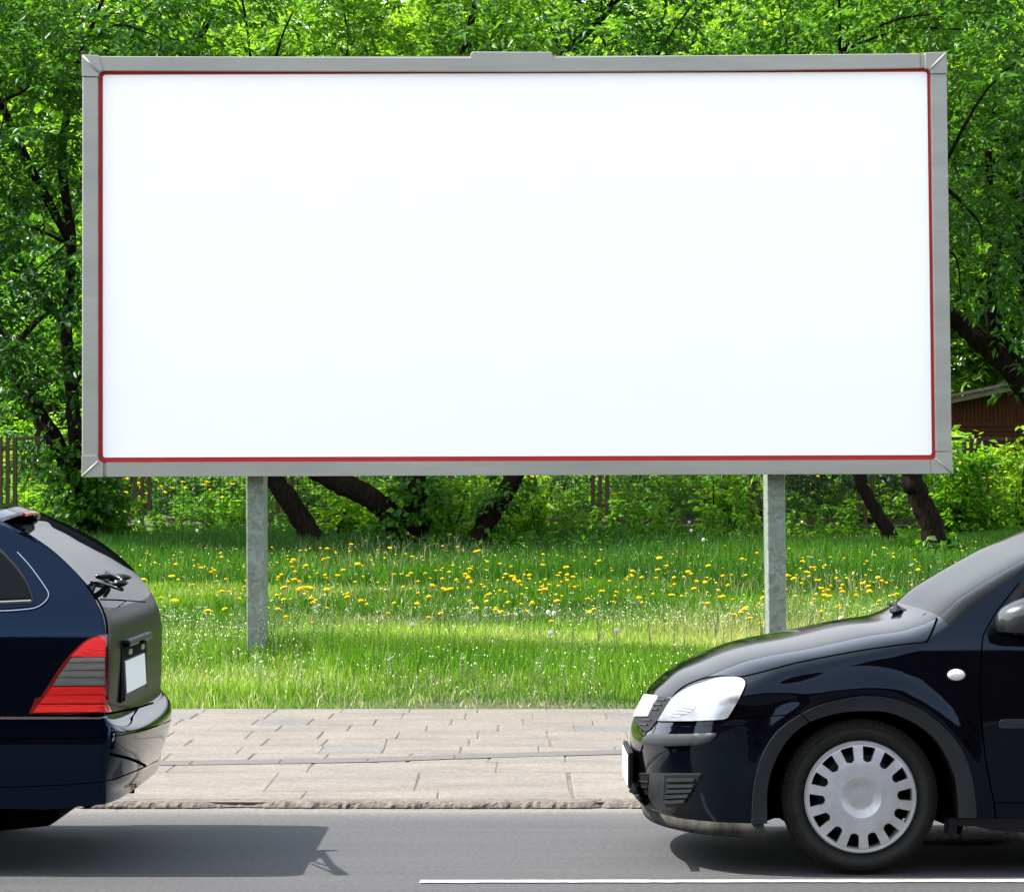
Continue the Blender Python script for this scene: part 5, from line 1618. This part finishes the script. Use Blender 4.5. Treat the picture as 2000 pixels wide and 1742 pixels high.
# ------------------------------------------------------------------ grass
def blades(n, x0, x1, y0, y1, h0, h1, wd, rng, seed, lean=.35, dens=None, tb=lambda P: .5, zoff=0.0, hmod=None, rounds=1):
    x = rng.uniform(x0, x1, n); y = rng.uniform(y0, y1, n)
    if dens is not None:
        k = rng.uniform(0, 1, n) < dens(x, y); x, y = x[k], y[k]; n = len(x)
    P = np.stack([x, y, np.interp(y, GY, GZ)+.02*np.sin(x*1.3+.7*y)*(y < 35)*(y > 19.9)-.02+zoff], 1)
    h = rng.uniform(h0, h1, n)*(1+.28*noise3(P, 1.7, seed))
    if hmod is not None: h *= hmod(x, y)
    a = rng.uniform(0, 2*np.pi, n); ld = np.stack([np.cos(a), np.sin(a), np.zeros(n)], 1)*(rng.uniform(.05, 1, n)*lean*h)[:, None]
    w = wd*rng.uniform(.6, 1.4, n)
    b = rng.uniform(0, 2*np.pi, n); s = np.stack([np.cos(b), np.sin(b)*.4, np.zeros(n)], 1)*w[:, None]
    up = np.array([0, 0, 1.0])
    m = P+ld*.35+up*(h*.55)[:, None]; t = P+ld*1.1+up*(h*.97)[:, None]-up*(np.linalg.norm(ld, axis=1)*.25)[:, None]
    V = np.stack([P-s, P+s, m+s*.8, m-s*.8, t], 1).reshape(-1, 3)
    return V, np.clip(tb(P)+rng.normal(0, .12, n), 0, 1)
def blade_obj(name, sets, mt):
    V = np.concatenate([a for a, b in sets]); tint = np.concatenate([b for a, b in sets]); n = len(V)//5
    me = bpy.data.meshes.new(name); me.vertices.add(len(V)); me.vertices.foreach_set("co", V.astype(np.float32).ravel())
    i5 = np.arange(n)[:, None]*5
    loops = np.concatenate([i5, i5+1, i5+2, i5+3, i5+3, i5+2, i5+4], 1).ravel()
    me.loops.add(len(loops)); me.loops.foreach_set("vertex_index", loops.astype(np.int32))
    me.polygons.add(2*n)
    st_ = np.stack([np.arange(n)*7, np.arange(n)*7+4], 1).ravel(); tot = np.tile([4, 3], n)
    me.polygons.foreach_set("loop_start", st_.astype(np.int32)); me.polygons.foreach_set("loop_total", tot.astype(np.int32))
    me.materials.append(mt); me.update(calc_edges=True)
    a = me.attributes.new("tint", 'FLOAT', 'FACE'); a.data.foreach_set("value", np.repeat(tint, 2).astype(np.float32))
    return link(name, me)
M['grass'] = leaf_mat("grass_blades", [(0, (0.015, 0.075, 0.005)), (.45, (0.065, 0.20, 0.008)), (.72, (0.22, 0.40, 0.025)), (1, (0.60, 0.60, 0.28))], trans=.4, rough=.4, tcol=1.3)
M['straw'] = leaf_mat("dry_grass", [(0, (0.16, 0.22, 0.06)), (.5, (0.38, 0.40, 0.18)), (1, (0.62, 0.58, 0.36))], trans=.3, rough=.5, tcol=1.0)
rgr = np.random.default_rng(5)
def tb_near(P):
    y = P[:, 1]; band = np.exp(-((y-22.2)/1.1)**2)  # band paints the sunlit strip into the tint of paler, dried grass
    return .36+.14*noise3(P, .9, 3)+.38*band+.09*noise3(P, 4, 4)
def tb_far(P): return .12+.15*noise3(P, .8, 5)+.10*np.clip((y_ := P[:, 1])-31, 0, 3)/3*0  # dark tint puts the tree shade of the far lawn into the blades
sets = [blades(150000, -6.5, 6.5, 19.12, 22.4, .05, .13, .0035, rgr, 31, tb=tb_near, hmod=lambda x, y: np.clip((y-19.0)/.5, .55, 1)*(1+.45*np.exp(-((y-20.4)/.6)**2)*(np.sin(x*1.1+1)>-.5))),
        blades(130000, -7.5, 7.5, 22.0, 27, .05, .13, .004, rgr, 32, tb=tb_near),
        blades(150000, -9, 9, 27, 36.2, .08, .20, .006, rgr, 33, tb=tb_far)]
tag(blade_obj("grass", sets, M['grass']), kind='stuff', label="thick green grass of the verge around the billboard posts")
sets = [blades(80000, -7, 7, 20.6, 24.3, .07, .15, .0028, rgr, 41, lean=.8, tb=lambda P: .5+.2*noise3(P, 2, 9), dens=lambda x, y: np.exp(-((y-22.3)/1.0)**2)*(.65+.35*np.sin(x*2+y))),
        blades(9000, -7, 7, 19.15, 20.8, .05, .12, .003, rgr, 42, lean=.9, tb=lambda P: .55+0*P[:, 0]),
        blades(7000, -8, 8, 24, 34, .10, .2, .003, rgr, 43, lean=.6, tb=lambda P: .3+0*P[:, 0])]
tag(blade_obj("dry_grass", sets, M['straw']), kind='stuff', label="pale dry grass heads bleached in the sunny band of the verge")

# creamy seed heads and tiny flowers glinting above the grass
M['cream'] = mat("cream_seed_heads", (0.62, 0.60, 0.38), rough=.8, spec=.1)
rc_ = np.random.default_rng(44)
xs_ = np.concatenate([rc_.uniform(-7, 7, 15000), rc_.uniform(-7, 7, 5000), rc_.uniform(-8, 8, 3500)])
ys_ = np.concatenate([rc_.normal(22.4, .75, 15000), rc_.uniform(19.2, 21.5, 5000), rc_.uniform(23.5, 31, 3500)])
Pc = np.stack([xs_, ys_, np.interp(ys_, GY, GZ)+rc_.uniform(.05, .17, len(xs_))], 1)
Pc = Pc[(ys_ > 19.15) & (noise3(Pc, 2.2, 45) > -.5)]; nC = len(Pc)
dC = rc_.normal(0, 1, (nC, 3)); dC[:, 2] = np.abs(dC[:, 2])+.6; dC /= np.linalg.norm(dC, axis=1, keepdims=True)
eC = np.cross(dC, rc_.normal(0, 1, (nC, 3))); eC /= np.linalg.norm(eC, axis=1, keepdims=True)
LC = rc_.uniform(.008, .020, nC)[:, None]; WC = rc_.uniform(.0022, .0045, nC)[:, None]
VC = np.stack([Pc, Pc+dC*LC*.5+eC*WC, Pc+dC*LC, Pc+dC*LC*.5-eC*WC], 1).reshape(-1, 3)
tag(link("pale_grass_heads", leaf_mesh("pale_grass_heads", VC, M['cream'], np.full(nC, .5))), kind='stuff', label="tiny cream seed heads glinting over the grass")

# herb layer under the trees, along the wall and in the park behind
M['herb'] = leaf_mat("herb_leaves", [(0, (0.02, 0.09, 0.006)), (.5, (0.07, 0.20, 0.010)), (1, (0.18, 0.34, 0.018))], trans=.45, rough=.5)
def herbs(n, x0, x1, y0, y1, h, size, rng, seed, tb, nleaf=6, dens=None):
    x = rng.uniform(x0, x1, n); y = rng.uniform(y0, y1, n)
    P = np.stack([x, y, np.interp(y, GY, GZ)], 1)
    k = noise3(P, 1.6, seed) > -.35
    if dens is not None: k &= rng.uniform(0, 1, n) < dens(x, y)
    P = P[k]; n = len(P)
    P[:, 2] += h*rng.uniform(.05, 1, n)*(1+.5*noise3(P, 2.3, seed+1))
    d = rng.normal(0, 1, (n, 3)); d[:, 2] = np.abs(d[:, 2])*.5; d /= np.linalg.norm(d, axis=1, keepdims=True)
    V = leaf_arrays(P, d, rng.uniform(.06, .18, n), nleaf, size, rng, .1, .5, upn=.9)
    tint = np.clip(np.repeat(tb+.18*noise3(P, 1.1, seed+3), nleaf)+rng.normal(0, .13, n*nleaf), 0, 1)
    return V, tint
hr = np.random.default_rng(12)
H = [herbs(5000, -8, 8, 31.5, 35.8, .09, .065, hr, 51, .35, dens=lambda x, y: np.clip((y-31.5)/3.5, 0, 1)),
     herbs(9000, -9, 9, 34.2, 35.9, .26, .08, hr, 55, .45, dens=lambda x, y: .25+.4*np.sin(x*1.3)-.45*((x > .1) & (x < 2.3))-.4*((x > -5.2) & (x < -3.1)))]
me = leaf_mesh("undergrowth", np.concatenate([a for a, b in H]), M['herb'], np.concatenate([b for a, b in H]))
tag(link("undergrowth", me), kind='stuff', label="low leafy herbs under the trees in front of the fence wall")
H = [herbs(26000, -12, 12, 36.4, 46, .40, .11, hr, 61, .6), herbs(26000, -15, 15, 46, 62, .5, .15, hr, 65, .75)]
me = leaf_mesh("meadow_herbs", np.concatenate([a for a, b in H]), M['herb'], np.concatenate([b for a, b in H]))
tag(link("meadow_herbs", me), kind='stuff', label="bright green meadow herbs in the park behind the fence")
def petal_mat():
    m, nt, p = new_mat("dandelion_yellow")
    p.inputs["Base Color"].default_value = (0.80, 0.60, 0.012, 1); p.inputs["Roughness"].default_value = .8; p.inputs["Specular IOR Level"].default_value = .1
    tr = N(nt, "ShaderNodeBsdfTranslucent"); tr.inputs[0].default_value = (0.85, 0.70, 0.02, 1)
    mx = N(nt, "ShaderNodeMixShader"); mx.inputs[0].default_value = .5
    nt.links.new(p.outputs[0], mx.inputs[1]); nt.links.new(tr.outputs[0], mx.inputs[2]); nt.links.new(mx.outputs[0], nt.nodes["Material Output"].inputs[0])
    return m
M['yellow'] = petal_mat()
# far yellow flowers
rngf = np.random.default_rng(91)
def flower_field(n, x0, x1, y0, y1, h, r, seed):
    V, Fc = [], []
    rr = np.random.default_rng(seed)
    for _ in range(n):
        x, y = rr.uniform(x0, x1), rr.uniform(y0, y1); z = gz(y)+h*rr.uniform(.6, 1.2)
        b = len(V); q = r*rr.uniform(.7, 1.2)
        V.append((x, y, z+q*.35))
        for k in range(6): V.append((x+q*math.cos(k*1.047), y+q*math.sin(k*1.047), z+rr.uniform(-.2, .2)*q))
        V.append((x, y, z-q*.5))
        for k in range(6):
            Fc.append((b, b+1+k, b+1+(k+1) % 6)); Fc.append((b+7, b+1+(k+1) % 6, b+1+k))
    return V, Fc
v, f = flower_field(2600, -13, 13, 36.6, 60, .52, .040, 3)
tag(mesh("yellow_wildflowers", v, f, M['yellow']), kind='stuff', label="yellow wildflowers scattered over the sunny meadow behind the fence")

# dandelions one by one
def dandelion_mesh(name, seed, h, r):
    rr = random.Random(seed); v = []; f = []; mi = []
    mb = MB(); lean = rr.uniform(-.03, .03)
    mb.tube([(0, 0, -.02), (lean*.4, 0, h*.5), (lean, 0, h)], [.0028, .0025, .003], 5)
    v += mb.v; f += mb.f; mi += [1]*len(mb.f)
    for ring, (rad, n, lift, wv) in enumerate(((r, 16, .002, .0052), (r*.78, 14, .007, .005), (r*.5, 11, .011, .0045), (r*.25, 7, .013, .004))):
        for k in range(n):
            a = 2*math.pi*(k+.5*ring)/n+rr.uniform(-.1, .1); c, s_ = math.cos(a), math.sin(a)
            b = len(v); rr_ = rad*rr.uniform(.88, 1.08)
            v += [(lean-s_*wv*.4, c*wv*.4, h+lift*.3), (lean+s_*wv*.4, -c*wv*.4, h+lift*.3), (lean+c*rr_+s_*wv, s_*rr_-c*wv, h+lift), (lean+c*rr_-s_*wv, s_*rr_+c*wv, h+lift)]
            f.append((b, b+1, b+2, b+3)); mi.append(0)
    b = len(v)
    for k in range(10):
        a = 2*math.pi*k/10; v.append((lean+r*.8*math.cos(a), r*.8*math.sin(a), h+.002))
    for k in range(10):
        a = 2*math.pi*k/10; v.append((lean+.004*math.cos(a), .004*math.sin(a), h-.012))
    for k in range(10): f.append((b+k, b+(k+1) % 10, b+10+(k+1) % 10, b+10+k)); mi.append(0)
    f.append(tuple(b+k for k in range(10))); mi.append(0)
    me = bpy.data.meshes.new(name); me.from_pydata([tuple(p) for p in v], [], [tuple(q) for q in f])
    me.materials.append(M['yellow']); me.materials.append(M['stem']); me.polygons.foreach_set("material_index", mi)
    return me
M['stem'] = mat("flower_stem", (0.06, 0.13, 0.02), rough=.6)
dm = [dandelion_mesh("dandelion", k, .13+.02*k, .020+.0018*k) for k in range(5)]
rd = random.Random(14)
nd = 0; tries = 0
GD = "dandelions in flower in the shaded grass"
while nd < 300 and tries < 9000:
    tries += 1
    px = rd.uniform(225, 1990); py = rd.gauss(1148, 34)
    if not 1068 < py < 1215: continue
    # clustered
    c = .5+.5*math.sin(px*.013+1.0+.02*py)*math.sin(px*.031+py*.05)
    if rd.random() > .35+.65*c: continue
    if px > 1300 and py < 1130 and rd.random() < .5: continue
    if 225 < px < 330 and py < 1130: continue
    # solve depth for this row of the lawn
    y = float(np.interp(py, [HY+F*(EYE-gz(t)-.14)/t for t in np.arange(34, 20, -.1)], np.arange(34, 20, -.1)))
    o = bpy.data.objects.new("dandelion", dm[nd % 5]); COL.objects.link(o)
    o.location = ((px-CX)*y/F, y, gz(y)); o.rotation_euler = (rd.uniform(-.1, .35), rd.uniform(-.25, .15), rd.uniform(0, 6.28))
    s_ = rd.uniform(.65, 1.15)*1.05; o.scale = (s_, s_, rd.uniform(.8, 1.15))
    tag(o, "yellow dandelion in flower in the grass between the billboard posts and the trees", "dandelion", GD); nd += 1
v, f = flower_field(330, -5.5, 6.2, 24.6, 30.5, .13, .014, 8); v2, f2 = flower_field(90, -6, 6.2, 30, 34.5, .13, .014, 9); f += [tuple(i+len(v) for i in q_) for q_ in f2]; v += v2
tag(mesh("yellow_flowers", v, f, M['yellow']), kind='stuff', label="more small yellow flowers dotted through the grass under the trees")

# seed heads
def puff_mesh():
    mb = MB(); mb.tube([(0, 0, -.02), (.005, 0, .1), (0, 0, .2)], .002, 5)
    v, f = list(mb.v), list(mb.f); mi = [1]*len(f); rr = random.Random(3)
    for k in range(150):
        d = Vector((rr.gauss(0, 1), rr.gauss(0, 1), rr.gauss(0, 1))).normalized(); e = d.orthogonal().normalized(); g = d.cross(e)
        c = Vector((0, 0, .2)); t = c+d*.019
        b = len(v)
        for q in range(4):
            a = q*math.pi/2+.4*k; v.append(tuple(t+(e*math.cos(a)+g*math.sin(a))*.0048))
        f.append((b, b+1, b+2, b+3)); mi.append(0)
    me = bpy.data.meshes.new("seed_head"); me.from_pydata(v, [], f); me.materials.append(M['puff']); me.materials.append(M['stem']); me.polygons.foreach_set("material_index", mi); return me
M['puff'] = mat("white_fluff", (.7, .7, .68), rough=.9)
pm = puff_mesh()
for i, (px, py) in enumerate(((1082,1192),(1075,1230),(806,1214),(1204,1225),(1642,1202),(1600,1221),(1071,1190),(260,1000),(272,1010),(303,1011),(290,1028),(385,1030),(1346,1003),(1567,997),(1545,1005),(1350,1030),(1374,1048))):
    y = float(np.interp(py+6, [HY+F*(EYE-gz(t)-.2)/t for t in np.arange(35, 20, -.1)], np.arange(35, 20, -.1)))
    o = bpy.data.objects.new("dandelion_clock", pm); COL.objects.link(o); o.location = ((px-CX)*y/F, y, gz(y)); s_ = .85; o.scale = (s_, s_, 1)
    near = py > 1100
    tag(o, "white fluffy dandelion seed head in the sunlit band of grass" if near else "white fluffy dandelion seed head among the weeds near the wall", "seed head", "dandelion seed heads in the sunny grass" if near else "dandelion seed heads near the wall")

# tall pale weeds (shepherd's purse) and nettles
def purse_mesh(seed):
    rr = random.Random(seed); v, f, mi = [], [], []; h = .32
    mb = MB(); mb.tube([(0, 0, -.02), (.01, 0, h*.5), (0, .005, h)], [.003, .0025, .0015], 4); v += mb.v; f += mb.f; mi += [0]*len(mb.f)
    for k in range(64):
        t = .35+.65*k/46; a = k*2.4; L = .03*(1.25-t); z = h*t
        d = Vector((math.cos(a), math.sin(a), .25)).normalized(); e = Vector((0, 0, z))+d*L
        b = len(v); v += [(0, 0, z), (.0006, .0006, z+.001), tuple(e)]; f.append((b, b+1, b+2)); mi.append(0)
        w = .004; b = len(v)
        s_ = Vector((-d.y, d.x, 0)); v += [tuple(e), tuple(e+d*.007+s_*w), tuple(e+d*.010), tuple(e+d*.007-s_*w)]; f.append((b, b+1, b+2, b+3)); mi.append(1)
    for k in range(14):
        b = len(v); c = Vector((rr.gauss(0, .005), rr.gauss(0, .008), h+rr.uniform(-.006, .01))); w = .004
        v += [tuple(c+Vector((-w, 0, 0))), tuple(c+Vector((0, -w, .001))), tuple(c+Vector((w, 0, 0))), tuple(c+Vector((0, w, .002)))]; f.append((b, b+1, b+2, b+3)); mi.append(2)
    me = bpy.data.meshes.new("weed"); me.from_pydata([tuple(p) for p in v], [], f)
    for m_ in (M['stem'], M['pod'], M['petal']): me.materials.append(m_)
    me.polygons.foreach_set("material_index", mi); return me
M['pod'] = mat("seed_pods", (.20, .26, .09), rough=.6); M['petal'] = mat("cream_petals", (.62, .60, .45), rough=.7)
pw = [purse_mesh(k) for k in range(3)]
rp = random.Random(31)
spots = [(638,1160),(655,1145),(728,1140),(755,1148),(1145,1130),(1225,1110),(1272,1115),(1345,1120),(1395,1150),(1168,1180),(1585,1085),(1565,1125),(1632,1130),(1784,1100),(1834,1110),(1842,1095),(1780,1130),(1745,1130),(1205,1145),(1300,1150),(510,1190),(505,1175),(540,1180),(560,1185)]
spots += [(rp.uniform(330, 1780), rp.gauss(1190, 14)) for _ in range(120)] + [(rp.uniform(330, 1270), rp.uniform(1270, 1350)) for _ in range(60)] + [(rp.uniform(1540, 1830), rp.uniform(1150, 1190)) for _ in range(40)]
for i, (px, py) in enumerate(spots):
    hh = .32*rp.uniform(.5, 1.0) if i > 24 else .32*rp.uniform(.95, 1.3)
    y = float(np.interp(py, [HY+F*(EYE-gz(t)-hh)/t for t in np.arange(34, 19.2, -.1)], np.arange(34, 19.2, -.1)))
    if not 19.4 < y < 33: continue
    o = bpy.data.objects.new("flowering_weed", pw[i % 3]); COL.objects.link(o); o.location = ((px-CX)*y/F, y, gz(y)-.01)
    k_ = hh/.32; o.scale = (1.15, 1.15, k_); o.rotation_euler = (rp.uniform(-.12, .12), rp.uniform(-.12, .12), rp.uniform(0, 6.28))
    tag(o, "slender weed with pale seed pods and a tuft of cream flowers in the verge grass", "weed", "slender cream-topped weeds in the grass")
def nettle_mesh(seed):
    rng = np.random.default_rng(seed); P = []; D = []
    mb = MB(); mb.tube([(0, 0, -.05), (0, 0, .3), (.01, 0, .5)], [.005, .004, .002], 5)
    for k in range(15):
        z = .06+.44*k/15
        for q in range(2):
            a = k*1.57+q*math.pi; P.append((0, 0, z)); D.append((math.cos(a), math.sin(a), .15))
    V = leaf_arrays(np.array(P, float), np.array(D, float), np.full(len(P), .02), 3, .10, rng, .2, .45)
    return mb, V, rng
nm_ = []
for k in range(3):
    mb, V, rng = nettle_mesh(70+k)
    o_ = mb.build("stem", M['stem'], None); sm_ = o_.data; bpy.data.objects.remove(o_)
    nm_.append((sm_, leaf_mesh("leaves", V, M['herb'], np.clip(.55+rng.normal(0, .15, len(V)//4), 0, 1))))
rn = random.Random(17)
ns = [(1050,1045),(1040,1050),(1060,1052),(1142,1040),(1120,1055),(1160,1055),(1198,1050),(1230,1045),(1280,1040),(1290,1045),(1320,1040),(300,1020),(320,1024),(350,1020),(375,1010),(400,1022),(430,1025),(455,1026),(240,1025),(265,1022),(415,1015),(470,1030),(1100,1060),(1005,1050),(990,1040),(1380,1035),(1410,1030),(1450,1030),(1480,1030),(1545,1020),(1570,1015),(1600,1020),(1640,1020),(1660,1025),(1720,1030),(1890,1030),(1920,1035),(1950,1030),(1980,1025),(1930,1050),(560,1020),(540,1030),(500,1030),(690,1050),(1250,1052),(860,1060),(220,1030)]
for i, (px, py) in enumerate(ns):
    y = 35.3-rn.uniform(0, 1.6)
    r = bpy.data.objects.new("nettle", None); COL.objects.link(r); s_ = rn.uniform(.5, 1.0)
    r.location = ((px-CX)*y/F, y, gz(y)); r.scale = (s_, s_, s_); r.rotation_euler = (rn.uniform(-.1, .1), rn.uniform(-.1, .1), rn.uniform(0, 6.28))
    tag(r, "upright leafy nettle growing against the low wall of the fence", "nettle", "nettles along the fence wall")
    for nm2, me2 in zip(("stem", "leaves"), nm_[i % 3]):
        c = bpy.data.objects.new(nm2, me2); COL.objects.link(c); c.parent = r
